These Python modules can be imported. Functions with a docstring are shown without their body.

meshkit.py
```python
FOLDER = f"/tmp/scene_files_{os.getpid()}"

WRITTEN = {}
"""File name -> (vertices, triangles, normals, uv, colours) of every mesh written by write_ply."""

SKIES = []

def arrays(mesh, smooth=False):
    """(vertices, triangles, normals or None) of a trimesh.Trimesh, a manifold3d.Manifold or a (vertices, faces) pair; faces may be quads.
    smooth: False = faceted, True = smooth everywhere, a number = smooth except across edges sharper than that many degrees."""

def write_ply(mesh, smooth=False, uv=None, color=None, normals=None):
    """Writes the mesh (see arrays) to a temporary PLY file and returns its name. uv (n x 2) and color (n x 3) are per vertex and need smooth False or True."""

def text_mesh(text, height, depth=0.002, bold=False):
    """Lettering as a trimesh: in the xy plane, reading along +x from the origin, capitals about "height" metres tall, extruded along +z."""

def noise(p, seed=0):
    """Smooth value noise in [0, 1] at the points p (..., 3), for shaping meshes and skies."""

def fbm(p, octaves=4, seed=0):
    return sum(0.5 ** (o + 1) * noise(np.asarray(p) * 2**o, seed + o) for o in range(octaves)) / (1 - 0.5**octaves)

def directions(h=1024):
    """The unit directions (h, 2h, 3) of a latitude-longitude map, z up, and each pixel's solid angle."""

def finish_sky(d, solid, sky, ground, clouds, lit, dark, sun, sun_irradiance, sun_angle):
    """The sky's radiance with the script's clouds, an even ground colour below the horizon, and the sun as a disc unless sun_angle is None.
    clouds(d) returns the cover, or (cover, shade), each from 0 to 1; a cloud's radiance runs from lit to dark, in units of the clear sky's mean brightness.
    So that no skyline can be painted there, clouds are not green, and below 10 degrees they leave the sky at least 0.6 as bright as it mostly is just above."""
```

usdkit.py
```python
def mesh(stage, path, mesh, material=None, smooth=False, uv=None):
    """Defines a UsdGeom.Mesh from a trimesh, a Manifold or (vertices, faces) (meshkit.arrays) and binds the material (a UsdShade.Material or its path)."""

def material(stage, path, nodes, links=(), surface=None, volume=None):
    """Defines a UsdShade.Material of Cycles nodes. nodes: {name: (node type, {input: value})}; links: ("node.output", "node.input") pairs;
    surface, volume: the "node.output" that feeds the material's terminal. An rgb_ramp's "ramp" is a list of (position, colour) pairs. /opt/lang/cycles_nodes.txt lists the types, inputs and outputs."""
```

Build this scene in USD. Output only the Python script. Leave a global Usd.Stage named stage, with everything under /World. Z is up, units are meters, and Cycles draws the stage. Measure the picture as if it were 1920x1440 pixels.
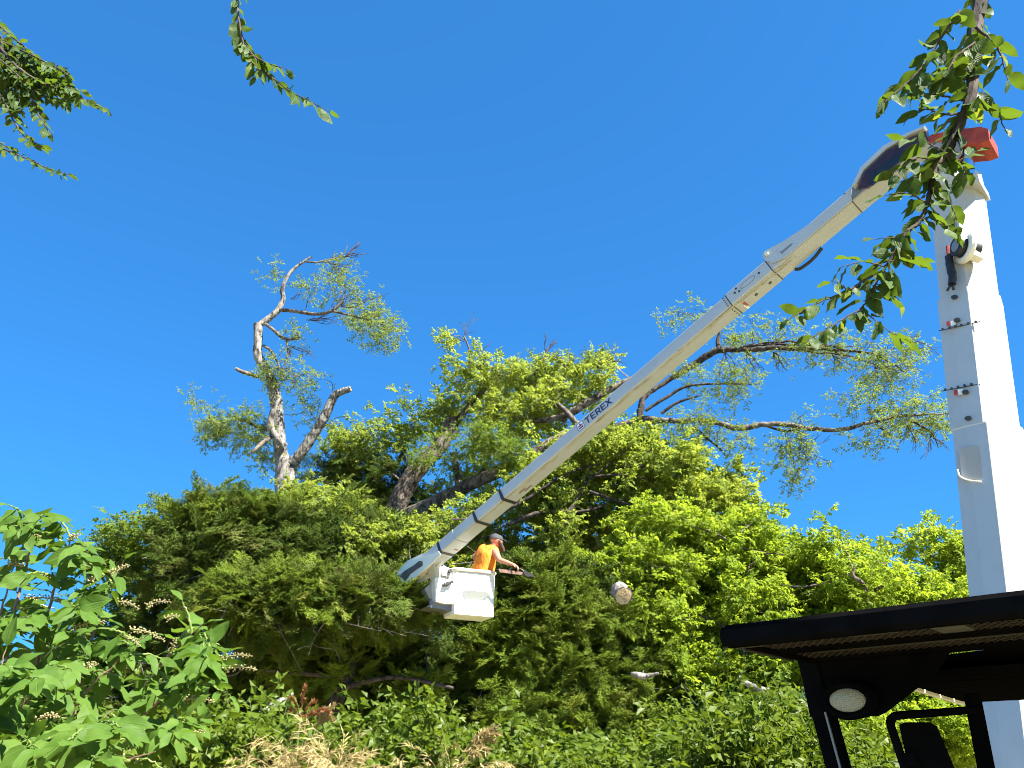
import math, random
import numpy as np
import trimesh
import manifold3d as m3
from shapely.geometry import Polygon, Point, box as sbox, LineString
from shapely import affinity
from pxr import Usd, UsdGeom, UsdLux, UsdShade, Gf, Sdf, Vt
import usdkit, meshkit

stage = Usd.Stage.CreateInMemory()
UsdGeom.SetStageUpAxis(stage, 'Z')
W_ = UsdGeom.Xform.Define(stage, '/World')
stage.SetDefaultPrim(W_.GetPrim())

# ------------------------------------------------------------------ camera, sky, sun, exposure
FPX, PITCH, EYE = 1598.0, math.radians(25.0), np.array([0.0, 0.0, 1.6])
EXPOSURE = 2.35
SUN_AZ = np.array([0.78, -0.625]); SUN_AZ /= np.linalg.norm(SUN_AZ)
SUN_EL = math.radians(50)
SUN = np.array([SUN_AZ[0]*math.cos(SUN_EL), SUN_AZ[1]*math.cos(SUN_EL), math.sin(SUN_EL)])
SUN_POWER, SKY_STRENGTH, SKY_TINT = 1.25, 0.05, (0.225, 0.92, 1.72)

cam = UsdGeom.Camera.Define(stage, '/World/camera')
cam.CreateHorizontalApertureAttr(36.0); cam.CreateVerticalApertureAttr(27.0)
cam.CreateFocalLengthAttr(36.0*FPX/1920.0)
cam.CreateClippingRangeAttr(Gf.Vec2f(0.05, 5000))
cam.CreateExposureAttr(EXPOSURE)
cx = UsdGeom.Xformable(cam)
cx.AddTranslateOp().Set(Gf.Vec3d(*EYE)); cx.AddRotateXOp().Set(90.0+math.degrees(PITCH))

sky = UsdLux.DomeLight.Define(stage, '/World/sky')
sky.CreateIntensityAttr(1.0)
sky_m = usdkit.material(stage, '/World/Looks/sky_look', {
    's': ('sky_texture', {'sky_type': 'single_scattering', 'sun_disc': False, 'sun_elevation': SUN_EL,
                          'sun_rotation': math.atan2(SUN[0], SUN[1]), 'air_density': 1.0, 'aerosol_density': 0.3, 'ozone_density': 4.0, 'altitude': 300.0}),
    't': ('mix_color', {'blend_type': 'multiply', 'fac': 1.0, 'b': SKY_TINT, 'use_clamp': False}), 'gm': ('gamma', {'gamma': 0.6}),
    'b': ('background_shader', {'strength': SKY_STRENGTH})}, [('s.color', 'gm.color'), ('gm.color', 't.a'), ('t.result', 'b.color')], surface='b.background')
UsdShade.MaterialBindingAPI.Apply(sky.GetPrim()).Bind(sky_m)
sky.GetPrim().SetCustomDataByKey('kind', 'structure')

sun = UsdLux.DistantLight.Define(stage, '/World/sunlight')
sun.CreateIntensityAttr(SUN_POWER); sun.CreateAngleAttr(0.53); sun.CreateColorAttr(Gf.Vec3f(1.0, 0.955, 0.88))
sun.GetPrim().CreateAttribute('inputs:normalize', Sdf.ValueTypeNames.Bool).Set(True)
zx = SUN; xx = np.cross([0, 0, 1], zx); xx /= np.linalg.norm(xx); yx = np.cross(zx, xx)
UsdGeom.Xformable(sun).AddTransformOp().Set(Gf.Matrix4d(*xx, 0, *yx, 0, *zx, 0, 0, 0, 30, 1))

# ------------------------------------------------------------------ pixel <-> world helpers
CP, SP = math.cos(PITCH), math.sin(PITCH)
def ray(px, py):
    u, v = (px-960)/FPX, (720-py)/FPX
    return np.array([u, CP-v*SP, SP+v*CP])
def P(px, py, d):                      # the world point seen at a pixel, at forward distance d
    r = ray(px, py); return EYE + r*(d/r[1])
def mpp(px, py, d):                    # metres per pixel there
    return d/ray(px, py)[1]/FPX
def proj(p):
    q = np.asarray(p, float)-EYE
    f = q[..., 1]*CP+q[..., 2]*SP; u = q[..., 2]*CP-q[..., 1]*SP
    return np.stack([960+FPX*q[..., 0]/f, 720-FPX*u/f], -1)
def hit(px, py, o, n):                 # ray onto a plane
    r = ray(px, py); return EYE + r*(np.dot(np.asarray(o)-EYE, n)/np.dot(r, n))
def unit(v):
    v = np.asarray(v, float); return v/(np.linalg.norm(v)+1e-12)

# ------------------------------------------------------------------ scene graph helpers
used = {}
def numbered(path):
    if path not in used:
        used[path] = 0; return path
    used[path] += 1
    return f'{path}_{used[path]:03d}'
class Thing:
    def __init__(s, name, label, cat, base=(0, 0, 0), group=None):
        s.path = numbered('/World/'+name); s.base = np.asarray(base, float)
        x = UsdGeom.Xform.Define(stage, s.path); x.AddTranslateOp().Set(Gf.Vec3d(*map(float, s.base)))
        s.prim = x.GetPrim()
        s.prim.SetCustomDataByKey('label', label); s.prim.SetCustomDataByKey('category', cat)
        if group: s.prim.SetCustomDataByKey('group', group)
    def add(s, name, mesh, mat, smooth=False, parent=None, label=None, kind=None, uv=None):
        v, f = vf(mesh)
        p = numbered((parent or s.path)+'/'+name)
        m = usdkit.mesh(stage, p, (v-s.base, f), MAT[mat], smooth=smooth, uv=uv)
        m.CreateDoubleSidedAttr(True)
        if label: m.GetPrim().SetCustomDataByKey('label', label)
        if kind: m.GetPrim().SetCustomDataByKey('kind', kind)
        return p
    def scatter(s, name, protos, pos, quat, scale, idx, mat, kind='stuff', parent=None):
        p = numbered((parent or s.path)+'/'+name)
        pi = UsdGeom.PointInstancer.Define(stage, p)
        rel = pi.CreatePrototypesRel()
        for i, pr in enumerate(protos):
            q = f'{p}/sprig_{i+1:03d}'
            mm = usdkit.mesh(stage, q, pr[:2], MAT[mat] if isinstance(mat, str) else MAT[mat[i % len(mat)]], smooth=False); mm.CreateDoubleSidedAttr(True)
            rel.AddTarget(q)
        pos = np.asarray(pos)-s.base
        pi.CreatePositionsAttr(Vt.Vec3fArray.FromNumpy(pos.astype(np.float32)))
        pi.CreateProtoIndicesAttr(Vt.IntArray.FromNumpy(np.asarray(idx, np.int32)))
        pi.CreateOrientationsAttr(Vt.QuathArray([Gf.Quath(float(a), float(b), float(c), float(d)) for a, b, c, d in quat]))
        sc = np.asarray(scale, np.float32); sc = np.repeat(sc[:, None], 3, 1) if sc.ndim == 1 else sc
        pi.CreateScalesAttr(Vt.Vec3fArray.FromNumpy(sc))
        pi.GetPrim().SetCustomDataByKey('kind', kind)
        return p
def setting(name, mesh, mat, smooth=False, kind='structure', label=None, cat=None):
    p = numbered('/World/'+name); m = usdkit.mesh(stage, p, vf(mesh), MAT[mat], smooth=smooth)
    m.GetPrim().SetCustomDataByKey('kind', kind)
    if label: m.GetPrim().SetCustomDataByKey('label', label); m.GetPrim().SetCustomDataByKey('category', cat)
    return m
def vf(mesh):
    if hasattr(mesh, 'to_mesh'):
        q = mesh.to_mesh(); return np.array(q.vert_properties[:, :3], float), np.array(q.tri_verts, int)
    if isinstance(mesh, trimesh.Trimesh): return np.array(mesh.vertices), np.array(mesh.faces)
    v, f = np.asarray(mesh[0], float), np.asarray(mesh[1], int)
    if f.shape[1] == 4: f = np.vstack([f[:, [0, 1, 2]], f[:, [0, 2, 3]]])
    return v, f
def join(parts):
    vs, fs, n = [], [], 0
    for p in parts:
        v, f = vf(p); vs.append(v); fs.append(f+n); n += len(v)
    return np.vstack(vs), np.vstack(fs)

# ------------------------------------------------------------------ geometry helpers
def spline(pts, k=8):                  # Catmull-Rom through the rows
    p = np.asarray(pts, float)
    if len(p) < 3: return np.linspace(p[0], p[-1], k+1)
    q = np.vstack([2*p[0]-p[1], p, 2*p[-1]-p[-2]]); out = []
    for i in range(1, len(q)-2):
        a, b, c, d = q[i-1], q[i], q[i+1], q[i+2]
        for t in np.arange(k)/k:
            out.append(.5*((2*b)+(-a+c)*t+(2*a-5*b+4*c-d)*t*t+(-a+3*b-3*c+d)*t**3))
    out.append(q[-2]); return np.array(out)
def tube(pts, rad, sides=6, rough=0.0, rng=None, cap=True):
    p = np.asarray(pts, float); n = len(p); r = np.broadcast_to(np.asarray(rad, float), (n,))
    t = np.gradient(p, axis=0); t /= np.linalg.norm(t, axis=1, keepdims=True)+1e-12
    a0 = np.cross(t[0], [0, 0, 1.0] if abs(t[0][2]) < .9 else [1.0, 0, 0]); a = np.zeros_like(p); a[0] = unit(a0)
    for i in range(1, n): a[i] = unit(a[i-1]-t[i]*np.dot(a[i-1], t[i]))
    b = np.cross(t, a); ang = np.arange(sides)*2*np.pi/sides
    rr = r[:, None]*np.ones((1, sides))
    if rough: rr = rr*(1+rough*(rng.random((n, sides))-.5))
    v = p[:, None]+rr[..., None]*(np.cos(ang)[None, :, None]*a[:, None]+np.sin(ang)[None, :, None]*b[:, None])
    i, j = np.meshgrid(np.arange(n-1), np.arange(sides), indexing='ij'); j2 = (j+1) % sides
    q = np.stack([i*sides+j, i*sides+j2, (i+1)*sides+j2, (i+1)*sides+j], -1).reshape(-1, 4)
    v = v.reshape(-1, 3); f = np.vstack([q[:, [0, 1, 2]], q[:, [0, 2, 3]]])
    if cap:
        c0, c1 = len(v), len(v)+1; v = np.vstack([v, p[:1], p[-1:]])
        k = np.arange(sides); k2 = (k+1) % sides
        f = np.vstack([f, np.stack([k2, k, np.full(sides, c0)], 1), np.stack([(n-1)*sides+k, (n-1)*sides+k2, np.full(sides, c1)], 1)])
    return v, f
def frame(x, up=(0, 0, 1)):            # rotation with columns: x, y, z, z as near up as it can be
    x = unit(x); y = np.cross(up, x)
    if np.linalg.norm(y) < 1e-6: y = np.cross([0, 1, 0], x)
    y = unit(y); return np.stack([x, y, np.cross(x, y)], 1)
def mats_to_quat(m):
    m = np.asarray(m); q = np.empty((len(m), 4)); tr = m[:, 0, 0]+m[:, 1, 1]+m[:, 2, 2]
    from scipy.spatial.transform import Rotation
    r = Rotation.from_matrix(m).as_quat(); return r[:, [3, 0, 1, 2]]
def frames(x, up):
    x = x/(np.linalg.norm(x, axis=1, keepdims=True)+1e-9); y = np.cross(up, x); y /= np.linalg.norm(y, axis=1, keepdims=True)+1e-9
    return np.stack([x, y, np.cross(x, y)], 2)
def prism(poly, depth, o, X, Y, Z):    # polygon in the (X, Y) plane at o, pushed along Z
    m = trimesh.creation.extrude_polygon(poly, depth)
    v = np.array(m.vertices); R = np.stack([X, Y, Z], 1)
    v = v@R.T+np.asarray(o); f = np.array(m.faces)
    if np.linalg.det(R) < 0: f = f[:, ::-1]
    return v, f
def rrect(x0, y0, x1, y1, r):
    return sbox(x0+r, y0+r, x1-r, y1-r).buffer(r, quad_segs=3)
def bar(a, b, w, h, up=(0, 0, 1), r=None):   # chamfered box beam from a to b
    a, b = np.asarray(a, float), np.asarray(b, float); R = frame(b-a, up)
    r = min(w, h)*.12 if r is None else r
    return prism(rrect(-w/2, -h/2, w/2, h/2, r), np.linalg.norm(b-a), a, R[:, 1], R[:, 2], R[:, 0])
def cyl(a, b, r, sides=20, r2=None):
    return tube(np.array([a, b], float), [r, r if r2 is None else r2], sides)

# ------------------------------------------------------------------ materials
MAT = {}
def M(name, nodes, links, surface):
    MAT[name] = usdkit.material(stage, '/World/Looks/'+name, nodes, links, surface=surface)
def leaf_look(name, a, b, c=None, trans=0.4, rough=0.5, scale=0.6, tr_tint=None, spec=0.10, veins=0):
    """a, b: two tones (linear) between which each sprig and each clump falls; c a rarer third."""
    c = c or b
    tt = tr_tint or tuple(min(1, x) for x in (b[0]*2.3+.02, b[1]*2.1+.025, b[2]*.9))
    vn, vl = {}, []
    if veins:
        vn = {'uvc': ('texture_coordinate', {}), 'sx': ('separate_xyz', {}), 'ab': ('math', {'math_type': 'absolute'}), 'm5': ('math', {'math_type': 'multiply', 'value2': -veins*.55}), 'm6': ('math', {'math_type': 'multiply_add', 'value2': veins}),
              'fr': ('math', {'math_type': 'pingpong', 'value2': .5}), 'vm': ('map_range', {'from_min': .0, 'from_max': .13, 'to_min': 1.0, 'to_max': 0.0, 'clamp': True}), 'mr': ('map_range', {'from_min': .03, 'from_max': .09, 'to_min': 1.0, 'to_max': 0.0, 'clamp': True}),
              'mx': ('math', {'math_type': 'maximum'}), 'vf': ('math', {'math_type': 'multiply', 'value2': .35}), 'vc': ('mix_color', {'blend_type': 'mix', 'b': tuple(min(1, x*1.5+.03) for x in b)}), 'bp': ('bump', {'strength': .5, 'distance': .004}),
              'bn': ('math', {'math_type': 'subtract'})}
        vl = [('uvc.UV', 'sx.vector'), ('sx.y', 'ab.value1'), ('ab.value', 'm5.value1'), ('sx.x', 'm6.value1'), ('m5.value', 'm6.value3'), ('m6.value', 'fr.value1'), ('fr.value', 'vm.value'), ('ab.value', 'mr.value'), ('vm.result', 'mx.value1'), ('mr.result', 'mx.value2'),
              ('mx.value', 'vf.value1'), ('vf.value', 'vc.fac'), ('n2.fac', 'bn.value1'), ('mx.value', 'bn.value2'), ('bn.value', 'bp.height'), ('bp.normal', 'p.normal'), ('r.color', 'vc.a'), ('vc.result', 'p.base_color'), ('vc.result', 'tc.a')]
    else: vl = [('r.color', 'p.base_color'), ('r.color', 'tc.a')]
    M(name, vn | {
        'o': ('object_info', {}), 'g': ('geometry', {}),
        'n': ('noise_texture', {'scale': scale, 'detail': 2.0}),
        'n2': ('noise_texture', {'scale': scale*14, 'detail': 1.0}),
        'm': ('math', {'math_type': 'multiply_add', 'value2': 0.45}),
        'm2': ('math', {'math_type': 'multiply_add', 'value2': 0.5}),
        'm3': ('math', {'math_type': 'multiply_add', 'value2': 0.35, 'value3': -0.12}),
        'r': ('rgb_ramp', {'ramp': [(0.15, a), (0.6, b), (0.98, c)]}),
        'p': ('principled_bsdf', {'roughness': rough, 'specular_ior_level': spec}),
        'tc': ('mix_color', {'blend_type': 'mix', 'fac': 0.6, 'b': tt}),
        't': ('translucent_bsdf', {}),
        'x': ('mix_closure', {'fac': trans})},
      [('g.position', 'n.vector'), ('g.position', 'n2.vector'), ('o.random', 'm3.value1'), ('n.fac', 'm2.value1'), ('m3.value', 'm2.value3'),
       ('n2.fac', 'm.value1'), ('m2.value', 'm.value3'), ('m.value', 'r.fac'), ('tc.result', 't.color'), ('p.BSDF', 'x.closure1'), ('t.BSDF', 'x.closure2')]+vl, 'x.closure')
def bark_look(name, a, b, scale=6.0, bump=0.6, stretch=(1, 1, .35)):
    M(name, {'g': ('geometry', {}), 'mp': ('mapping', {'scale': stretch}), 'n': ('noise_texture', {'scale': scale, 'detail': 8.0, 'roughness': 0.7, 'distortion': 0.4}),
             'v': ('voronoi_texture', {'scale': scale*1.6, 'feature': 'f1'}),
             'r': ('rgb_ramp', {'ramp': [(.40, a), (.5, tuple(x*.4+y*.6 for x, y in zip(a, b))), (.62, b)]}),
             'b': ('bump', {'strength': bump, 'distance': .05}), 'mx': ('mix_float', {'fac': .5}),
             'p': ('principled_bsdf', {'roughness': .9, 'specular_ior_level': .15})},
      [('g.position', 'mp.vector'), ('mp.vector', 'n.vector'), ('mp.vector', 'v.vector'), ('n.fac', 'r.fac'), ('r.color', 'p.base_color'), ('n.fac', 'mx.a'), ('v.distance', 'mx.b'), ('mx.result', 'b.height'), ('b.normal', 'p.normal')], 'p.BSDF')
def plain(name, col, rough=.5, metal=0.0, var=.12, scale=4.0, spec=.5, dirt=None, dirt_amt=.5):
    """A paint or plastic with uneven tone, and dirt in patches where given."""
    lo = tuple(x*(1-var) for x in col); hi = tuple(min(1, x*(1+var*.5)) for x in col)
    nodes = {'g': ('geometry', {}), 'n': ('noise_texture', {'scale': scale, 'detail': 5.0, 'roughness': .6}),
             'r': ('rgb_ramp', {'ramp': [(.3, lo), (.7, hi)]}),
             'rr': ('map_range', {'from_min': .3, 'from_max': .7, 'to_min': rough*.85, 'to_max': min(1, rough*1.2)}),
             'p': ('principled_bsdf', {'metallic': metal, 'specular_ior_level': spec})}
    links = [('g.position', 'n.vector'), ('n.fac', 'r.fac'), ('n.fac', 'rr.value'), ('rr.result', 'p.roughness')]
    if dirt:
        nodes |= {'n2': ('noise_texture', {'scale': scale*3.3, 'detail': 9.0, 'roughness': .75}), 'r2': ('map_range', {'from_min': .53, 'from_max': .75, 'to_min': 0.0, 'to_max': dirt_amt, 'clamp': True}),
                  'mx': ('mix_color', {'blend_type': 'mix', 'b': dirt})}
        links += [('g.position', 'n2.vector'), ('n2.fac', 'r2.value'), ('r2.result', 'mx.fac'), ('r.color', 'mx.a'), ('mx.result', 'p.base_color')]
    else: links.append(('r.color', 'p.base_color'))
    M(name, nodes, links, 'p.BSDF')

leaf_look('leaf_yellow_green', (.115, .18, .022), (.18, .25, .028), (.275, .29, .04), trans=.55, scale=.35)
leaf_look('leaf_spring', (.12, .17, .035), (.18, .23, .045), (.26, .28, .06), trans=.55, scale=.4)
leaf_look('leaf_elm', (.07, .115, .022), (.115, .17, .028), (.18, .22, .04), trans=.5, scale=.5)
leaf_look('leaf_pruned', (.08, .12, .03), (.15, .20, .05), (.24, .28, .07), trans=.42, scale=.8)
leaf_look('leaf_deep', (.025, .05, .012), (.05, .09, .015), (.09, .13, .018), trans=.35, scale=.5)
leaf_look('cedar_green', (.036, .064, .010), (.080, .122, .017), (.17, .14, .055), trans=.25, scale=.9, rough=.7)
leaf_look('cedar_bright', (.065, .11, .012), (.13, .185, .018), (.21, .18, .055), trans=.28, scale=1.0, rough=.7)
leaf_look('cedar_dark', (.009, .016, .005), (.022, .034, .007), (.05, .05, .014), trans=.12, scale=.5, rough=.7)
leaf_look('leaf_pokeweed', (.032, .076, .008), (.062, .122, .015), (.095, .155, .024), trans=.35, scale=2.5, rough=.55, spec=.16, veins=9)
leaf_look('leaf_near', (.022, .05, .009), (.042, .08, .012), (.11, .15, .018), trans=.34, scale=4.0, rough=.5, spec=.18, tr_tint=(.17, .26, .010), veins=7)
leaf_look('leaf_near_yellow', (.10, .145, .012), (.15, .18, .016), trans=.45, scale=6.0, rough=.5, tr_tint=(.30, .34, .018), veins=7)
leaf_look('leaf_vine', (.034, .066, .006), (.08, .12, .010), (.125, .155, .015), trans=.4, scale=1.2, rough=.45, spec=.16)
leaf_look('weed_mix', (.05, .09, .015), (.10, .15, .03), (.2, .2, .06), trans=.35, scale=1.5, rough=.5)
leaf_look('dry_straw', (.26, .20, .08), (.40, .32, .15), (.50, .42, .22), trans=.25, scale=3.0, rough=.75, tr_tint=(.5, .4, .18))
leaf_look('seed_red', (.20, .085, .035), (.30, .14, .06), (.36, .2, .1), trans=.2, scale=8.0, rough=.8, tr_tint=(.35, .18, .07))
leaf_look('flower_cream', (.22, .19, .07), (.34, .30, .15), (.30, .17, .10), trans=.2, scale=30.0, rough=.7, tr_tint=(.5, .45, .3))
bark_look('bark_grey', (.035, .031, .028), (.25, .23, .205), scale=7.0, bump=1.0)
bark_look('bark_brown', (.03, .024, .02), (.16, .13, .105), scale=5.0, bump=.7)
bark_look('bark_dark', (.016, .013, .011), (.075, .06, .05), scale=6.0, bump=.6)
bark_look('twig_dark', (.03, .022, .022), (.10, .075, .07), scale=10.0, bump=.3)
bark_look('twig_grey', (.07, .06, .055), (.22, .19, .17), scale=9.0, bump=.3)
bark_look('wood_cut', (.22, .165, .095), (.42, .34, .22), scale=14.0, bump=.25, stretch=(1, 1, 1))
plain('stem_pink', (.17, .10, .07), .45, var=.5, scale=7.0)
plain('stem_green', (.14, .19, .035), .45, var=.3, scale=7.0)
plain('boom_white', (.38, .385, .37), .34, var=.05, scale=1.5, dirt=(.24, .20, .13), dirt_amt=.22)
plain('boom_edge_dirt', (.42, .38, .28), .7, var=.35, scale=10.0, dirt=(.10, .08, .05), dirt_amt=.8)
plain('bucket_white', (.80, .80, .77), .35, var=.04, scale=3.0, dirt=(.45, .42, .34), dirt_amt=.25)
plain('rim_cream', (.62, .585, .47), .45, var=.06, scale=4.0)
plain('black_rubber', (.012, .012, .013), .55, var=.3)
plain('machine_black', (.0045, .0045, .005), .85, var=.35, scale=6.0, spec=.0, dirt=(.007, .006, .005), dirt_amt=.5)
plain('machine_worn', (.022, .02, .015), .7, var=.4, scale=9.0)
plain('mesh_rust', (.016, .009, .006), .7, var=.4, scale=9.0)
plain('steel_grey', (.20, .20, .20), .45, metal=.6)
plain('chrome', (.62, .64, .66), .12, metal=1.0, var=.03)
plain('red_paint', (.24, .035, .022), .65, var=.45, scale=5.0, spec=.25, dirt=(.05, .02, .015), dirt_amt=.7)
plain('decal_red', (.42, .05, .03), .5, var=.25)
plain('decal_purple', (.16, .015, .06), .5, var=.1)
plain('decal_navy', (.008, .01, .05), .5, var=.1)
plain('decal_white', (.78, .78, .78), .5, var=.05)
plain('bolt_dark', (.06, .065, .06), .45, metal=.5, var=.2)
plain('plate_grey', (.16, .17, .18), .4, var=.1)
plain('hi_vis_orange', (.80, .20, .008), .8, var=.12, scale=9.0)
plain('skin', (.40, .17, .10), .5, var=.1, scale=9.0)
plain('cap_grey', (.035, .035, .04), .85, var=.3, scale=14.0)
plain('beard_brown', (.07, .036, .024), .9, var=.5, scale=30.0)
plain('trousers_dark', (.03, .032, .04), .9, var=.2)
plain('glass_dark', (.01, .01, .012), .12, var=.1)
plain('gear_dark', (.085, .06, .045), .6, var=.4, scale=8.0)
plain('saw_brown', (.20, .115, .08), .6, var=.35, scale=16.0)
plain('tyre_black', (.015, .015, .015), .8, var=.2)
M('lamp_lens', {'g': ('geometry', {}), 'v': ('voronoi_texture', {'metric': 'chebychev', 'feature': 'f1', 'scale': 95.0, 'randomness': .25}),
                'r': ('rgb_ramp', {'ramp': [(0, (.40, .40, .31)), (.8, (.13, .13, .09))]}), 'b': ('bump', {'strength': .5, 'distance': .01}), 'p': ('principled_bsdf', {'roughness': .25})},
  [('g.position', 'v.vector'), ('v.distance', 'r.fac'), ('r.color', 'p.base_color'), ('v.distance', 'b.height'), ('b.normal', 'p.normal')], 'p.BSDF')
M('clear_cover', {'t': ('transparent_bsdf', {'color': (.86, .82, .76)}), 'g': ('glossy_bsdf', {'roughness': .05, 'color': (.35, .35, .35)}), 'f': ('fresnel', {'IOR': 1.6}), 'x': ('mix_closure', {})},
  [('f.fac', 'x.fac'), ('t.BSDF', 'x.closure1'), ('g.BSDF', 'x.closure2')], 'x.closure')
M('ground_look', {'g': ('geometry', {}), 'n': ('noise_texture', {'scale': .5, 'detail': 8.0, 'roughness': .7}), 'n2': ('noise_texture', {'scale': 9.0, 'detail': 4.0}),
                  'r': ('rgb_ramp', {'ramp': [(.3, (.13, .13, .045)), (.5, (.22, .19, .09)), (.7, (.33, .28, .17))]}), 'b': ('bump', {'strength': .6, 'distance': .05}), 'p': ('principled_bsdf', {'roughness': .95, 'specular_ior_level': .1})},
  [('g.position', 'n.vector'), ('g.position', 'n2.vector'), ('n.fac', 'r.fac'), ('r.color', 'p.base_color'), ('n2.fac', 'b.height'), ('b.normal', 'p.normal')], 'p.BSDF')

# ------------------------------------------------------------------ ground
def make_ground():
    n = 61; xs = np.sinh(np.linspace(-5, 5, n))/np.sinh(5)*600
    X, Y = np.meshgrid(xs, xs, indexing='ij'); Z = .12*np.sin(X*.31)*np.cos(Y*.27)*np.exp(-(X**2+Y**2)/1e4)
    v = np.stack([X, Y, Z-.12], -1).reshape(-1, 3); i, j = np.meshgrid(np.arange(n-1), np.arange(n-1), indexing='ij')
    q = np.stack([i*n+j, (i+1)*n+j, (i+1)*n+j+1, i*n+j+1], -1).reshape(-1, 4)
    setting('ground', (v, q), 'ground_look', smooth=True)
make_ground()

# ------------------------------------------------------------------ foliage sprigs (each a small mesh, drawn many times)
def leaf5(L, Wd, fold=.18, droop=.12):
    v = np.array([[0, 0, 0], [.45*L, 0, -.02*L], [L, 0, -droop*L], [.42*L, Wd/2, fold*Wd], [.42*L, -Wd/2, fold*Wd]])
    f = np.array([[0, 1, 3], [1, 2, 3], [0, 4, 1], [1, 4, 2]]); return v, f
def broad_sprig(seed, length=.55, nleaf=9, leafL=.11, leafW=.055, sides=4, spread=.9, droop=.35, stemr=.004):
    rng = np.random.default_rng(seed); parts = []
    def shoot(o, d, L, n, r):
        d = unit(d); pts = [o]; cur = np.array(o, float)
        for k in range(5):
            d = unit(d+rng.normal(0, .09, 3)+np.array([0, 0, -droop*.12])); cur = cur+d*L/5; pts.append(cur.copy())
        sp = np.array(pts); parts.append(tube(sp, np.linspace(r, r*.4, len(sp)), 3, cap=False))
        for k in range(n):
            t = (k+.6+rng.random()*.5)/n*.98; i = min(int(t*5), 4); p = sp[i]+(sp[i+1]-sp[i])*(t*5-i); tan = unit(sp[i+1]-sp[i])
            side = unit(np.cross([0, 0, 1], tan))*(1 if k % 2 else -1)
            ld = unit(tan*rng.uniform(.2, .9)+side*rng.uniform(.6, 1.1)+np.array([0, 0, rng.normal(-droop*.6, .35)]))
            up = unit(np.array([0, 0, 1.0])+rng.normal(0, .55, 3)); s = rng.uniform(.65, 1.15)
            v, f = leaf5(leafL*s, leafW*s*rng.uniform(.8, 1.15), rng.uniform(.02, .35), rng.uniform(0, .3)); parts.append((v@frame(ld, up).T+p, f))
        ld = d; v, f = leaf5(leafL*.8, leafW*.8); parts.append((v@frame(ld).T+sp[-1], f)); return sp
    sp = shoot(np.zeros(3), np.array([1, 0, .1]), length, nleaf, stemr)
    for k in range(sides):
        t = rng.uniform(.1, .75); i = int(t*5); s = 1 if k % 2 else -1
        shoot(sp[i], np.array([.6, s*spread*rng.uniform(.4, 1), rng.uniform(-.3, .5)]), length*rng.uniform(.4, .65), max(3, int(nleaf*.6)), stemr*.7)
    return join(parts)
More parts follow.
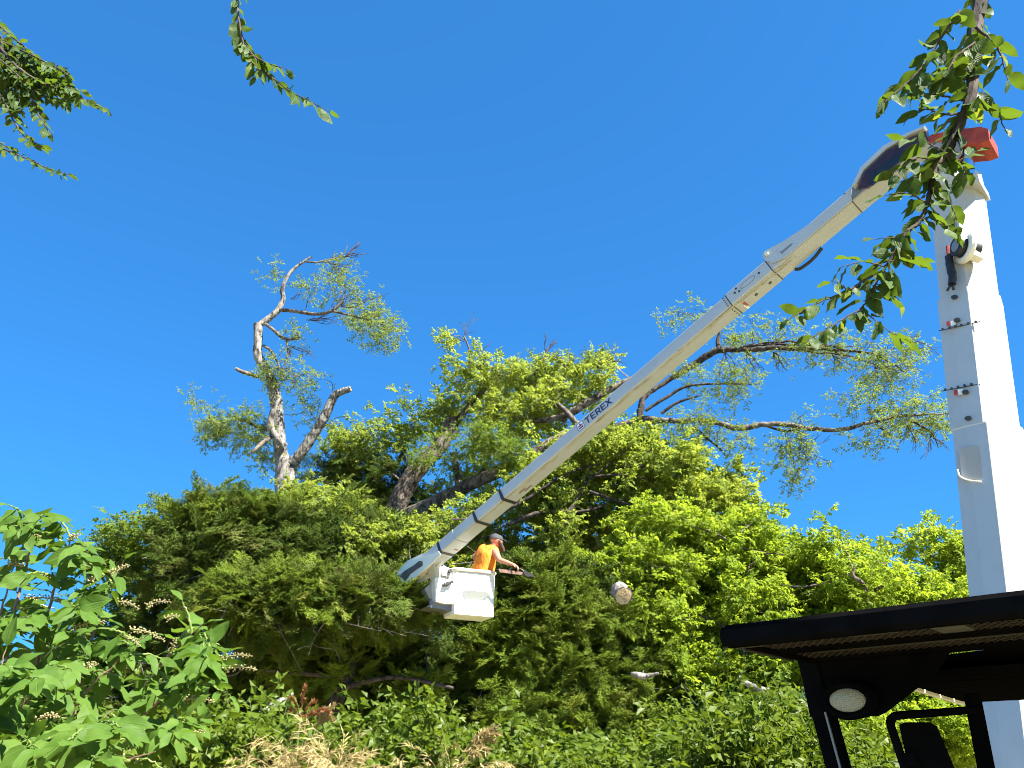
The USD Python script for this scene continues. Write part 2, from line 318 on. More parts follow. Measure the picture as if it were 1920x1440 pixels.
def cedar_sprig(seed, length=.75, plume=False):
    rng = np.random.default_rng(seed); V, F = [], []; n = [0]
    def spike(p, d, L, r):
        d = unit(d); a = unit(np.cross(d, [0.3, .2, 1.0])); b = np.cross(d, a)
        V.append(np.array([p+a*r, p-a*r*.5+b*r*.87, p-a*r*.5-b*r*.87, p+d*L])); F.append(np.array([[0, 1, 3], [1, 2, 3], [2, 0, 3]])+n[0]); n[0] += 4
    d = np.array([1, 0, .12]); cur = np.zeros(3); N = 13; pts = [cur]
    for k in range(N):
        d = unit(d+rng.normal(0, .05, 3)+np.array([0, 0, .02 if plume else -.015])); cur = cur+d*length/N; pts.append(cur)
    stem = tube(np.array(pts), np.linspace(.009, .002, N+1), 3, cap=False)
    for k in range(1, N+1):
        t = k/N; p = pts[k]; tan = unit(pts[k]-pts[k-1]); Ls = length*.42*(1-t)**.7+.05
        for s in (1, -1):
            sd = unit(tan*.75+np.cross([0, 0, 1], tan)*s*.9+np.array([0, 0, rng.normal(.12, .3)])); L = Ls*rng.uniform(.6, 1.15); m = max(2, int(L/.042))
            spike(p, sd, L, .009)
            for q in range(m):
                tt = (q+.5)/m; pp = p+sd*L*tt
                for s2 in (1, -1):
                    spike(pp, unit(sd*.8+np.cross([0, 0, 1], sd)*s2*.7+rng.normal(0, .3, 3)), rng.uniform(.045, .09), .0115)
    return join([stem, (np.vstack(V), np.vstack(F))])
SPRIG = {
    'elm': [broad_sprig(10+i, .32, 7, .105, .074, 2, droop=.3) for i in range(5)],
    'broad': [broad_sprig(20+i, .34, 8, .12, .08, 2, droop=.35) for i in range(5)],
    'fine': [broad_sprig(30+i, .34, 7, .078, .054, 2, droop=.5, stemr=.003) for i in range(5)],
    'cedar': [cedar_sprig(40+i, .7) for i in range(4)],
    'vine': [broad_sprig(50+i, .5, 8, .10, .065, 2, droop=.9) for i in range(4)],
    'weed': [broad_sprig(60+i, .5, 12, .10, .022, 3, droop=.4) for i in range(3)],
}

class Tree:
    """trunk and limbs along pixel paths with a distance each; the crown grows from them into blobs."""
    def __init__(s, name, label, cat, seed, bark='bark_grey', twig='twig_dark', group=None, base=None):
        s.rng = np.random.default_rng(seed); s.seed = seed; s.bark, s.twig = bark, twig
        s.t = Thing(name, label, cat, base if base is not None else (0, 0, 0), group); s.skel = []; s.rad = []; s.tw = []; s.pos = []; s.dir = []; s.sc = []; s.up = []
    def limb(s, pts, part='limb', to_ground=False, rough=.18, sides=12, keep=True, wob=.0, cut=False, bark=None):
        P3 = [np.array([*P(a, b, d), r*mpp(a, b, d)]) for a, b, d, r in pts]
        if to_ground:
            g = P3[0].copy(); g[2] = -.1; g[3] *= 1.35; g[0] += .15; P3 = [g]+P3
        sp = spline(P3, 8)
        if wob: sp[:, :3] += s.rng.normal(0, wob, (len(sp), 3))
        s.t.add(part, tube(sp[:, :3], sp[:, 3], sides, rough, s.rng), bark or (s.bark if max(p[3] for p in pts) > 4.6 or s.bark == 'bark_dark' else 'bark_brown'), smooth=35)
        if cut:
            d = unit(sp[-1, :3]-sp[-2, :3]); e = sp[-1, :3]
            s.t.add('cut_end', cyl(e-d*.02, e+d*.012, sp[-1, 3]*.86, 12), 'wood_cut', smooth=30)
        if keep: s.skel.append(sp[:, :3]); s.rad.append(sp[:, 3])
        return sp
    def bare(s, spots):
        out = []
        for (x, y, d, n, L, a0, a1) in spots:
            for k in range(n):
                th = s.rng.uniform(a0, a1); l = L*s.rng.uniform(.5, 1.1); p = np.array([x, y, d, .9]); q = [p]
                for j in range(4): th += s.rng.normal(0, .3); p = p+np.array([math.cos(th)*l/4, -math.sin(th)*l/4, s.rng.normal(0, .06), -.13]); q.append(p)
                sp = spline([[*P(a, b, c), max(r, .45)*mpp(a, b, c)] for a, b, c, r in q], 3); out.append(tube(sp[:, :3], sp[:, 3], 4))
                for j in (1, 2, 3):
                    t2 = th+s.rng.uniform(-1, 1); e = q[j]+np.array([math.cos(t2)*l*.35, -math.sin(t2)*l*.35, 0, -.2]); sp = np.array([[*P(a, b, c), .45*mpp(a, b, c)] for a, b, c, r in (q[j], e)]); out.append(tube(sp[:, :3], sp[:, 3], 4))
        s.t.add('bare_twigs', join(out), 'twig_dark', kind='stuff')
    def fill(s, blobs, nt=7, clump=1.5, dens=1.0, tuft=1.15, sprig_len=1.0, tw_r=.012, bend=.18, hang=0.0, scale=(.7, 1.25), t0=.3, jit=.36, shell=.5):
        """blobs: (px, py, rx, ry, distance, depth radius, number of branches)"""
        rng = s.rng
        for (cx_, cy_, rx, ry, d, rd, nb) in blobs:
            k = mpp(cx_, cy_, d); c = P(cx_, cy_, d); sk = np.vstack(s.skel); sr = np.concatenate(s.rad); new_p, new_r = [sk], [sr]
            upv = np.array([0, -SP, CP])
            inset = .30*sprig_len/k; rx, ry = max(rx-inset, .6*rx), max(ry-inset, .6*ry); nb = int(nb*dens)
            K = max(3, int(nb/clump)); cq = rng.normal(0, 1, (K, 3)); cq /= np.linalg.norm(cq, axis=1, keepdims=True)+1e-9
            cq *= (rng.random((K, 1))**.42)*rng.uniform(.75, 1.15, (K, 1)); wisp = rng.random(K) < .2; cq[wisp] *= rng.uniform(1.1, 1.4, (wisp.sum(), 1))
            for b in range(nb):
                q = cq[rng.integers(0, K)]+rng.normal(0, .16, 3)
                e = c+np.array([1, 0, 0])*q[0]*rx*k+upv*q[1]*ry*k+np.array([0, 1, 0])*q[2]*rd
                allp = np.vstack(new_p); j = np.argmin(((allp-e)**2).sum(1)+rng.random(len(allp))*.4); st = allp[j]; L = np.linalg.norm(e-st)
                if L < .15: continue
                mid = (st+e)/2+rng.normal(0, bend*L*.5, 3)+np.array([0, 0, bend*L*.5*(1-2*hang)])
                pts = spline([st, mid, e], 5); pts[1:-1] += rng.normal(0, .012*L+.004, (len(pts)-2, 3))
                r0 = min(np.concatenate(new_r)[j]*.6, tw_r*(.5+.5*L)); rr = np.linspace(max(r0*1.3, .007), .005, len(pts))
                s.tw.append(tube(pts, rr, 4, cap=False))
                m = len(pts)//3; new_p.append(pts[m:]); new_r.append(rr[m:])
                n = max(1, int(nt*tuft*(.6+.8*rng.random())))
                t = t0+(1-t0)*rng.random(n); t[0] = 1.0; ii = np.minimum((t*(len(pts)-1)).astype(int), len(pts)-2)
                tan = pts[ii+1]-pts[ii]; tan /= np.linalg.norm(tan, axis=1, keepdims=True)+1e-9
                p = pts[ii]+(pts[ii+1]-pts[ii])*((t*(len(pts)-1)-ii)[:, None])+rng.normal(0, jit*.5, (n, 3))
                out = (p-c)/(np.linalg.norm(p-c, axis=1, keepdims=True)+1e-6)
                dd = tan*.5+out*.35+rng.normal(0, .7, (n, 3))+np.array([0, 0, .12-hang*.9])
                s.pos.append(p); s.dir.append(dd); s.sc.append(rng.uniform(*scale, n)*sprig_len); s.up.append(np.array([0, 0, 1.0])+rng.normal(0, .35, (n, 3)))
        return s
    def finish(s, kind, mat, part='crown', twigpart='twigs'):
        if s.tw: s.t.add(twigpart, join(s.tw), s.twig, smooth=False, kind='stuff'); s.tw = []
        if s.pos:
            pos, dd, sc, up = np.vstack(s.pos), np.vstack(s.dir), np.concatenate(s.sc), np.vstack(s.up)
            q = mats_to_quat(frames(dd, up)); idx = s.rng.integers(0, len(SPRIG[kind]), len(pos))
            s.t.scatter(part, SPRIG[kind], pos, q, sc, idx, mat); s.pos, s.dir, s.sc, s.up = [], [], [], []
        return s

# ================================================================== trees, far to near
def wood_far():
    rng = np.random.default_rng(5); pos, dd, sc, up = [], [], [], []
    for k in range(3600):
        x = rng.uniform(-45, 50); y = 46+rng.normal(0, 3.0); h = (6.2+1.6*math.sin(x*.23)+.8*math.sin(x*.71+1))*rng.random()**.75
        pos.append((x, y, h)); dd.append(rng.normal(0, 1, 3)+[0, -.3, .1]); sc.append(rng.uniform(1.6, 2.6)); up.append(rng.normal(0, .4, 3)+[0, 0, 1])
    t = Thing('distant_wood', 'low far-off line of green trees seen through gaps under the cedars', 'wood', (0, 46, 0))
    t.prim.SetCustomDataByKey('kind', 'stuff')
    q = mats_to_quat(frames(np.array(dd), np.array(up)))
    t.scatter('foliage', SPRIG['elm'], pos, q, sc, rng.integers(0, 4, len(pos)), 'leaf_deep')
wood_far()

# --- the pruned tree on the left, standing free against the sky
t = Tree('pruned_tree', 'tall bare pale-barked tree with lopped limbs rising into the sky on the left', 'tree', 101, base=P(538, 1465, 26))
D = 26
t.limb([(540, 1200, D, 22), (536, 950, D, 19), (534, 905, D, 18.5), (536, 868, D, 19)], 'trunk', to_ground=True)
t.limb([(533, 880, D, 14), (525, 835, D, 12), (521, 790, D, 12), (516, 745, D, 11), (502, 700, D, 9.5), (484, 668, D, 8.5), (484, 640, D, 8), (484, 608, D, 8.5)], 'trunk')
t.limb([(536, 878, D, 12), (560, 855, D-.2, 10.5), (588, 815, D-.4, 9.5), (608, 782, D-.6, 9), (622, 752, D-.7, 8), (632, 738, D-.8, 7), (657, 729, D-.9, 5.5)], cut=True)
t.limb([(534, 838, D-.3, 8), (516, 818, D-.5, 7), (507, 800, D-.6, 7), (511, 775, D-.7, 6), (518, 758, D-.7, 5), (528, 748, D-.7, 4)], cut=True)
t.limb([(485, 610, D, 6), (500, 600, D, 6), (520, 583, D, 5.5), (531, 560, D, 4.5), (529, 545, D, 4), (536, 524, D, 3.5), (550, 505, D, 3), (570, 490, D, 2.2), (584, 481, D, 1.8)])
t.limb([(523, 581, D, 3.6), (550, 583, D-.2, 3.4), (592, 589, D-.4, 3.2), (622, 583, D-.6, 2.8), (644, 565, D-.7, 2)])
t.limb([(622, 583, D-.6, 2.2), (660, 592, D-.8, 2), (695, 601, D-1, 1.5), (725, 612, D-1.1, 1)])
t.limb([(497, 607, D, 3), (512, 618, D-.3, 3.2), (530, 633, D-.5, 3), (548, 636, D-.6, 2.4), (562, 632, D-.7, 1.8)])
t.limb([(537, 638, D-.5, 2), (540, 655, D-.6, 1.6), (539, 672, D-.6, 1.2)])
t.limb([(494, 648, D, 2.6), (506, 656, D-.3, 2.5), (516, 670, D-.4, 2.2), (525, 690, D-.5, 1.4)])
t.limb([(487, 706, D, 4), (470, 702, D-.2, 3.8), (452, 696, D-.4, 3.4), (442, 691, D-.5, 3)], cut=True)
t.limb([(514, 806, D, 4), (490, 802, D+.3, 4), (462, 790, D+.5, 3), (430, 778, D+.7, 2)])
t.limb([(510, 818, D-.4, 4), (490, 832, D-.9, 3.6), (474, 846, D-1.2, 3)], cut=True)
t.limb([(565, 490, D, 1.8), (600, 491, D, 1.5), (640, 479, D, 1.0), (652, 460, D, .7)]); t.limb([(600, 490, D, 1.2), (640, 482, D, 1), (690, 475, D, .5)])
t.bare([(600, 491, D, 4, 60, -.1, .5), (645, 482, D, 5, 40, .1, 1.6), (545, 560, D-.3, 2, 40, -.6, .4), (575, 600, D-.4, 5, 70, -.2, .8), (640, 575, D-.6, 6, 80, -.5, 1.2), (545, 650, D-.5, 5, 50, -1.8, -.6), (590, 815, D-.5, 3, 70, .2, 1.2), (520, 690, D-.4, 3, 50, -.8, .3)])
t.fill([(728, 622, 34, 28, D-1, .8, 22), (690, 640, 40, 16, D-1, .8, 12)], nt=4, sprig_len=.9, tw_r=.013, hang=.35)
t.fill([(645, 540, 62, 42, D-.5, 1.2, 34), (700, 590, 50, 55, D-.9, 1.2, 44), (640, 500, 40, 18, D, .6, 8), (505, 515, 34, 22, D, .8, 10), (585, 545, 30, 26, D-.3, .8, 9)], nt=4, sprig_len=.9, tw_r=.013, hang=.25, t0=.45)
t.fill([(560, 628, 26, 20, D-.6, .8, 12), (545, 700, 62, 24, D-.5, 1.0, 34), (520, 690, 25, 30, D-.4, .8, 14)], nt=5, sprig_len=.8, tw_r=.011, hang=.3)
t.fill([(450, 800, 78, 44, D+.4, 1.6, 74), (385, 800, 50, 30, D+.5, 1.2, 30), (500, 850, 40, 40, D+.3, 1.0, 32), (580, 770, 40, 36, D+.4, 1.0, 12), (560, 880, 44, 22, D+.8, 1.0, 22)], nt=5, sprig_len=.85, tw_r=.012, hang=.3)
t.finish('fine', 'leaf_pruned')

# --- conifer behind, dusky, left of the leaning limbs
t = Tree('cedar_tree', 'dusky cedar standing behind, between the pruned trunk and the leaning limbs', 'tree', 102, 'bark_dark', 'twig_dark', base=P(690, 1465, 29))
t.limb([(690, 1100, 29, 8), (688, 950, 29, 6), (690, 860, 29, 3)], 'trunk', to_ground=True)
t.fill([(680, 905, 100, 55, 29, 1.6, 60), (670, 970, 110, 45, 29, 2, 60)], nt=5, tuft=1.0, sprig_len=1.0, hang=.2)
t.finish('cedar', 'cedar_green')

# --- the big elm whose leaning limbs cross behind the boom
t = Tree('broadleaf_tree', 'big spreading tree with two thick rough limbs leaning right behind the boom', 'tree', 103, 'bark_brown', 'twig_grey', base=P(700, 1465, 27.5))
D = 27.5
t.limb([(700, 1250, D, 24), (712, 1040, D, 22), (720, 985, D, 20)], 'trunk', to_ground=True, bark='bark_dark')
t.limb([(720, 995, D, 20), (745, 945, D, 19), (768, 900, D, 18), (800, 862, D, 16), (828, 832, D, 14), (842, 800, D, 13), (850, 784, D, 11)], bark='bark_brown')
t.limb([(725, 990, D-.4, 13), (760, 968, D-.7, 13), (810, 945, D-1, 14), (860, 920, D-1.3, 13), (905, 897, D-1.6, 12), (945, 880, D-1.8, 11), (1010, 845, D-2, 11), (1060, 815, D-2, 9)], bark='bark_brown')
t.limb([(862, 925, D, 7), (855, 880, D+.2, 7), (850, 850, D+.4, 6)])
t.limb([(875, 905, D, 4), (900, 890, D+.1, 4), (915, 868, D+.2, 3)], bark='bark_dark')
t.limb([(850, 800, D, 8), (880, 760, D, 5), (930, 700, D, 4), (884, 680, D, 2.2), (880, 655, D, 1.8), (870, 630, D, 1.3)])
t.limb([(1060, 790, D, 5), (1020, 740, D, 4), (960, 710, D, 3), (905, 695, D, 2.2), (884, 680, D, 2)])
t.limb([(985, 735, D, 3), (1005, 700, D-.2, 2.6), (1020, 675, D-.3, 2), (1024, 655, D-.3, 1.2)], bark='bark_dark')
t.limb([(1000, 789, D-.6, 5), (1030, 786, D-.7, 6), (1065, 777, D-.8, 7), (1100, 756, D-.9, 7), (1155, 725, D-1, 6), (1230, 690, D-1, 4)])
t.limb([(1045, 757, D-1.2, 4.5), (1062, 772, D-1.2, 5), (1082, 794, D-1.2, 5), (1120, 830, D-1.2, 5)])
t.bare([(870, 640, D, 4, 50, 1.5, 2.8), (884, 672, D, 3, 40, .6, 2.0), (1024, 660, D-.3, 4, 34, .8, 2.2), (1120, 690, D-.5, 5, 60, .3, 1.6), (1060, 690, D-.4, 4, 40, .6, 2.2)])
t.fill([(905, 720, 90, 50, D+.6, 2, 130), (800, 780, 95, 50, D+1, 2, 130), (700, 832, 100, 44, D+1.2, 1.6, 120), (650, 850, 60, 34, D+1.2, 1.4, 44), (870, 920, 110, 60, D+2, 1.6, 120), (780, 960, 90, 50, D+2, 1.6, 80), (990, 720, 85, 55, D+.5, 2, 130), (1090, 722, 84, 40, D-.3, 1.6, 84), (1125, 676, 60, 22, D-.5, 1, 26), (1040, 690, 60, 26, D, 1, 30),
        (840, 640, 46, 18, D, .8, 9), (960, 800, 100, 60, D+.2, 1.6, 130), (1040, 780, 70, 50, D+.3, 1.6, 90)], nt=6, dens=.62, tuft=.9, sprig_len=1.05, tw_r=.016, hang=.05)
t.finish('elm', 'leaf_spring')
t.fill([(900, 830, 80, 36, D-2.2, .9, 70), (960, 850, 60, 40, D-2.5, .8, 46), (790, 850, 30, 30, D-.8, .6, 20)], nt=6, sprig_len=.85, tw_r=.01, hang=.25)
t.finish('fine', 'leaf_elm', 'hanging_leaves', 'twigs')

# --- tree with long bare horizontal limbs reaching right
t = Tree('broadleaf_tree', 'thin-leaved tree with long bare horizontal limbs reaching right to the white boom post', 'tree', 104, 'bark_dark', 'twig_dark', base=P(1090, 1465, 25.5))
D = 25.5
t.limb([(1090, 1250, D, 13), (1085, 1000, D, 12), (1100, 880, D, 10), (1140, 806, D, 8)], 'trunk', to_ground=True)
t.limb([(1135, 808, D, 7), (1170, 796, D-.2, 7), (1210, 786, D-.4, 6.5), (1260, 790, D-.6, 5.5), (1310, 788, D-.8, 5), (1345, 792, D-1, 5), (1385, 803, D-1.1, 5), (1430, 796, D-1.3, 5), (1470, 795, D-1.4, 4.6), (1512, 803, D-1.5, 4.2), (1580, 805, D-1.7, 4), (1630, 792, D-1.9, 3.6), (1690, 780, D-2, 2.6), (1780, 775, D-2.2, 1.5)], bark='bark_brown', wob=.012)
t.limb([(1200, 790, D-.4, 6), (1202, 765, D-.3, 6), (1208, 745, D-.2, 5), (1235, 725, D, 4), (1290, 690, D, 6), (1345, 658, D-.4, 6), (1400, 656, D-.7, 4.5), (1470, 652, D-1, 4), (1560, 656, D-1.3, 3), (1640, 665, D-1.6, 2), (1700, 700, D-1.8, 1.2)], wob=.012)
t.limb([(1348, 656, D-.4, 4.5), (1346, 640, D-.3, 4), (1350, 622, D-.3, 2.4)])
for k in range(4):
    t.limb([(1370+k*14, 656, D-.5, 2.6), (1430+k*16, 646+k*4-(k % 2)*8, D-.8, 2.2), (1520+k*14, 648+k*7-(k % 2)*10, D-1.1+.2*k, 1.8), (1620+k*20, 652+k*14, D-1.3+.2*k, 1.0)], wob=.02)
t.limb([(1210, 770, D-.6, 3), (1250, 745, D-.7, 3), (1300, 722, D-.8, 2.2), (1420, 720, D-1, 1)]); t.limb([(1240, 775, D-.6, 3), (1270, 755, D-.7, 2.6), (1310, 742, D-.8, 1.4)])
t.limb([(1300, 800, D-.8, 3), (1330, 825, D-.9, 2.4), (1355, 845, D-1, 1.4)])
t.limb([(1440, 800, D-1.2, 2), (1470, 808, D-1.3, 2.2), (1500, 806, D-1.3, 1.6)]); t.limb([(1640, 795, D-2, 2.4), (1665, 812, D-2, 1.6)]); t.limb([(1700, 785, D-2, 2), (1745, 810, D-2, 1.4), (1760, 840, D-2, .8)])
t.bare([(1360, 660, D-.5, 4, 60, -2.0, -1.1), (1400, 660, D-.6, 5, 70, -1.6, -.6), (1450, 660, D-.8, 4, 60, -1.2, -.3), (1560, 665, D-1.2, 4, 60, -1.4, -.4), (1640, 690, D-1.6, 5, 70, -1.2, .3), (1745, 815, D-2, 4, 50, -1.6, -.4), (1700, 800, D-2, 4, 60, -1.6, -.5), (1500, 820, D-1.4, 5, 80, -2.0, -.7), (1690, 640, D-1.6, 4, 70, -.1, .5)])
t.fill([(1410, 625, 100, 32, D-.7, 1.2, 60), (1550, 650, 100, 36, D-1.2, 1.2, 70), (1670, 690, 85, 50, D-1.6, 1.2, 90), (1260, 600, 46, 30, D-.2, .8, 20), (1310, 585, 30, 16, D-.2, .6, 8), (1370, 720, 66, 44, D-.8, 1.2, 60), (1290, 700, 40, 30, D-.6, .9, 24)], nt=4, dens=1.25, tuft=.8, sprig_len=.85, tw_r=.012, hang=.2)
t.fill([(1300, 810, 62, 46, D-.8, 1.2, 60), (1380, 830, 50, 40, D-1, 1, 26), (1490, 845, 44, 44, D-1.3, 1, 60), (1500, 790, 34, 16, D-1.3, .7, 12), (1600, 760, 60, 30, D-1.8, 1, 22), (1690, 775, 70, 36, D-2, 1.2, 80), (1640, 820, 60, 24, D-1.9, .9, 26), (1760, 790, 36, 40, D-2.1, .9, 36), (1495, 895, 24, 28, D-1.4, .6, 22), (1720, 660, 50, 40, D-1.6, .9, 14)], nt=4, dens=1.2, tuft=.8, sprig_len=.85, tw_r=.012, hang=.55)
t.finish('fine', 'leaf_pruned')

# --- leafy middle tree below the boom
t = Tree('broadleaf_tree', 'fresh green broadleaf tree filling the middle below the boom, behind the worker', 'tree', 105, 'bark_dark', 'twig_dark', base=P(1050, 1465, 25))
D = 25
DF = 23.9
t.limb([(1052, 1300, D, 9), (1055, 1100, D, 8), (1058, 1040, D, 8), (1062, 980, D, 7), (1100, 930, D, 5)], 'trunk', to_ground=True)
t.limb([(945, 985, DF, 3.6), (1000, 965, DF, 4.3), (1040, 960, DF, 3.6), (1100, 958, DF, 2.9), (1140, 945, DF, 2.2)], wob=.01); t.limb([(930, 965, DF, 3.6), (980, 940, DF, 3.6), (1060, 890, DF, 2.2), (1120, 870, DF, 1.4)], wob=.01)
t.limb([(1100, 920, DF, 2.9), (1180, 945, DF, 2.9), (1225, 942, DF, 2.2), (1290, 990, DF, 1.4)]); t.limb([(1100, 895, DF, 2.2), (1160, 890, DF, 2.2), (1215, 898, DF, 1.4)]); t.limb([(1095, 905, DF, 2.2), (1130, 880, DF, 1.9), (1180, 840, DF, 1.1)])
t.limb([(1056, 1080, 24.2, 8), (1060, 1000, DF, 5.0), (1064, 965, DF, 4.3), (1090, 925, DF, 2.9), (1108, 880, DF, 2.2)])
t.limb([(1150, 880, DF, 2.2), (1230, 870, DF, 1.8), (1280, 850, DF, 1.2)])
t.fill([(1120, 870, 110, 60, D+.5, 2, 150), (1020, 930, 100, 55, D+.6, 2, 120), (1250, 900, 110, 60, D+.2, 2, 150), (1340, 960, 80, 60, D, 1.6, 110), (1160, 960, 140, 60, D+.4, 2, 130), (1050, 1030, 120, 60, D+.5, 2, 110), (900, 1000, 100, 60, D+1, 2, 110), (820, 1130, 90, 70, D+.5, 1.6, 90), (860, 1080, 70, 50, D+.5, 1.6, 60), (1210, 830, 60, 30, D+.3, 1.2, 36), (1370, 900, 46, 26, D, 1, 26)], nt=6, sprig_len=1.0, hang=.05)
t.finish('broad', 'leaf_spring')

# --- yellow-green trees on the right
def yellow_tree(label, seed, base, trunk, limbs, blobs, mat='leaf_yellow_green'):
    t = Tree('yellow_green_tree', label, 'tree', seed, 'bark_grey', 'twig_grey', base=P(base[0], 1465, base[1]))
    t.limb(trunk, 'trunk', to_ground=True)
    for l in limbs: t.limb(l)
    t.fill(blobs, nt=7, clump=1.4, sprig_len=.95, hang=0.05, jit=.42); t.finish('broad', mat)
yellow_tree('broad sunlit yellow-green tree right of the falling log, left of the canopy', 106, (1330, 23.5), [(1330, 1380, 23.5, 9), (1335, 1180, 23.5, 8), (1360, 1080, 23.5, 6)],
            [[(1360, 1085, 22.9, 4.2), (1404, 1110, 21.7, 2.5), (1402, 1070, 21.6, 2.5), (1420, 1050, 21.6, 1.7)], [(1290, 985, 22.1, 1.7), (1340, 1000, 21.9, 2.2), (1400, 1030, 21.7, 1.7), (1470, 1040, 21.7, 1.0)], [(1240, 1040, 22.1, 1.4), (1290, 1060, 21.9, 1.7), (1350, 1050, 21.7, 1.2)], [(1420, 1090, 21.7, 1.3), (1500, 1100, 21.5, 1.9), (1560, 1090, 21.3, 1.3)], [(1345, 1150, 23.2, 5), (1270, 1120, 23.2, 3.4), (1200, 1135, 22.7, 2.5)], [(1350, 1120, 23, 4), (1450, 1105, 22.7, 2.5), (1530, 1090, 22.3, 1.7)],
             [(1150, 1152, 22.3, 2.5), (1190, 1154, 22.1, 3.8), (1230, 1150, 22.1, 3.0)], [(1240, 1138, 21.9, 1.7), (1330, 1160, 21.7, 2.5), (1365, 1180, 21.3, 2.1)]],
            [(1250, 1010, 120, 60, 23.8, 2, 150), (1390, 1020, 110, 46, 23.5, 2, 150), (1300, 1090, 160, 60, 23.2, 2, 200), (1180, 1090, 110, 60, 23.4, 2, 130), (1250, 1180, 170, 60, 22.8, 2, 190), (1400, 1150, 120, 60, 22.8, 2, 150), (1300, 1270, 170, 60, 22.6, 2, 170), (1440, 1260, 110, 70, 22.2, 2, 130), (1130, 1200, 90, 60, 23.5, 1.6, 80)])
yellow_tree('bright yellow-green tree rising behind the black canopy, its top against the sky', 107, (1620, 23), [(1625, 1380, 23, 9), (1632, 1180, 23, 7), (1640, 1110, 23, 6)],
            [[(1636, 1135, 21.3, 4), (1618, 1095, 20.6, 4), (1600, 1080, 20.5, 3.4), (1603, 1062, 20.5, 2)], [(1630, 1130, 21.2, 3.6), (1640, 1108, 20.8, 3.4), (1656, 1098, 20.6, 2.6)], [(1640, 1110, 22.5, 4), (1560, 1070, 22, 3), (1500, 1060, 22, 2)], [(1650, 1100, 22.6, 4), (1720, 1090, 22, 3), (1780, 1110, 22, 2)]],
            [(1490, 1062, 70, 50, 23, 2, 110), (1575, 1076, 70, 38, 23, 1.8, 90), (1660, 1118, 110, 44, 22.8, 2, 150), (1560, 1120, 120, 55, 22.6, 2, 150), (1750, 1146, 80, 44, 22.8, 2, 110), (1700, 1330, 110, 110, 22.5, 2, 190), (1600, 1220, 130, 70, 22.6, 2, 120), (1760, 1230, 110, 70, 22.6, 2, 110)])
yellow_tree('slim pale yellow-green tree at the right edge beside the white boom post', 108, (1800, 24.5), [(1800, 1300, 24.5, 7), (1790, 1080, 24.5, 4), (1765, 1030, 24.5, 2.5)],
            [[(1790, 1060, 24.5, 2), (1740, 1040, 24.3, 1.6), (1700, 1020, 24.2, 1)], [(1775, 1040, 24.5, 2), (1750, 1010, 24.4, 1.4), (1738, 992, 24.4, 1)]],
            [(1740, 1000, 26, 16, 24.4, .8, 14), (1700, 1022, 36, 14, 24.3, .8, 12), (1778, 1036, 36, 40, 24.5, 1.2, 36), (1800, 1110, 60, 44, 24.6, 1.6, 70), (1880, 1080, 60, 70, 24.6, 1.6, 80), (1880, 1180, 80, 80, 24.6, 1.6, 80)])

# --- small tree at the left
t = Tree('broadleaf_tree', 'small airy light green tree between the pokeweed and the dark cedars, on the left', 'tree', 109, 'bark_brown', 'twig_dark', base=P(250, 1465, 24))
D = 24
t.limb([(300, 1350, D, 8), (290, 1150, D, 6), (262, 1080, D, 4), (240, 1010, D, 2.5)], 'trunk', to_ground=True)
t.limb([(285, 1140, D, 4), (220, 1080, D, 3), (180, 1050, D, 2)]); t.limb([(290, 1120, D, 4), (330, 1050, D, 3), (340, 1000, D, 2)])
t.fill([(240, 1020, 66, 42, D, 1.6, 70), (330, 1010, 66, 44, D, 1.6, 80), (190, 1050, 40, 30, D, 1.2, 28), (260, 1090, 90, 50, D+.5, 1.6, 70), (250, 1170, 110, 60, D+.6, 1.6, 90), (190, 1230, 110, 60, D+.6, 1.6, 80), (350, 980, 30, 24, D, 1, 22)], nt=5, sprig_len=.95, hang=.1)
t.finish('elm', 'leaf_elm')

# --- cedars
def cedar(label, seed, base, trunk, limbs, blobs, mat, nt=7, sl=1.0, hang=.18, group=None, front=None):
    t = Tree('cedar_tree', label, 'tree', seed, 'bark_dark', 'twig_dark', base=P(base[0], 1465, base[1]), group=group)
    t.limb(trunk, 'trunk', to_ground=True)
    for l in limbs: t.limb(l)
    t.fill(blobs, nt=nt, sprig_len=sl, hang=hang, tuft=1.0, t0=.3); t.finish('cedar', mat)
    dead = []
    for (x, y, rx, ry, d, rd, nb) in blobs:
        for k in range(max(2, int(nb/14))):
            a = P(x+t.rng.normal(0, .5)*rx, y+t.rng.normal(0, .5)*ry, d-rd*t.rng.uniform(.3, 1.0)); e = a+np.array([t.rng.normal(0, .6), -abs(t.rng.normal(.2, .3)), t.rng.normal(-.1, .4)]); m_ = (a+e)/2+t.rng.normal(0, .09, 3)
            sp = spline([a, m_, e], 5); dead.append(tube(sp, np.linspace(.016, .005, len(sp)), 5))
            for j in (4, 7): f_ = sp[j]+t.rng.normal(0, .22, 3); dead.append(tube(np.array([sp[j], (sp[j]+f_)/2+t.rng.normal(0, .03, 3), f_]), [.009, .006, .003], 4))
    t.t.add('dead_twigs', join(dead), 'twig_grey', kind='stuff')
    if front: t.fill(front, nt=nt+1, sprig_len=sl, hang=hang, tuft=1.0, t0=.5); t.finish('cedar', 'cedar_bright', 'sunlit_sprays', 'twigs')
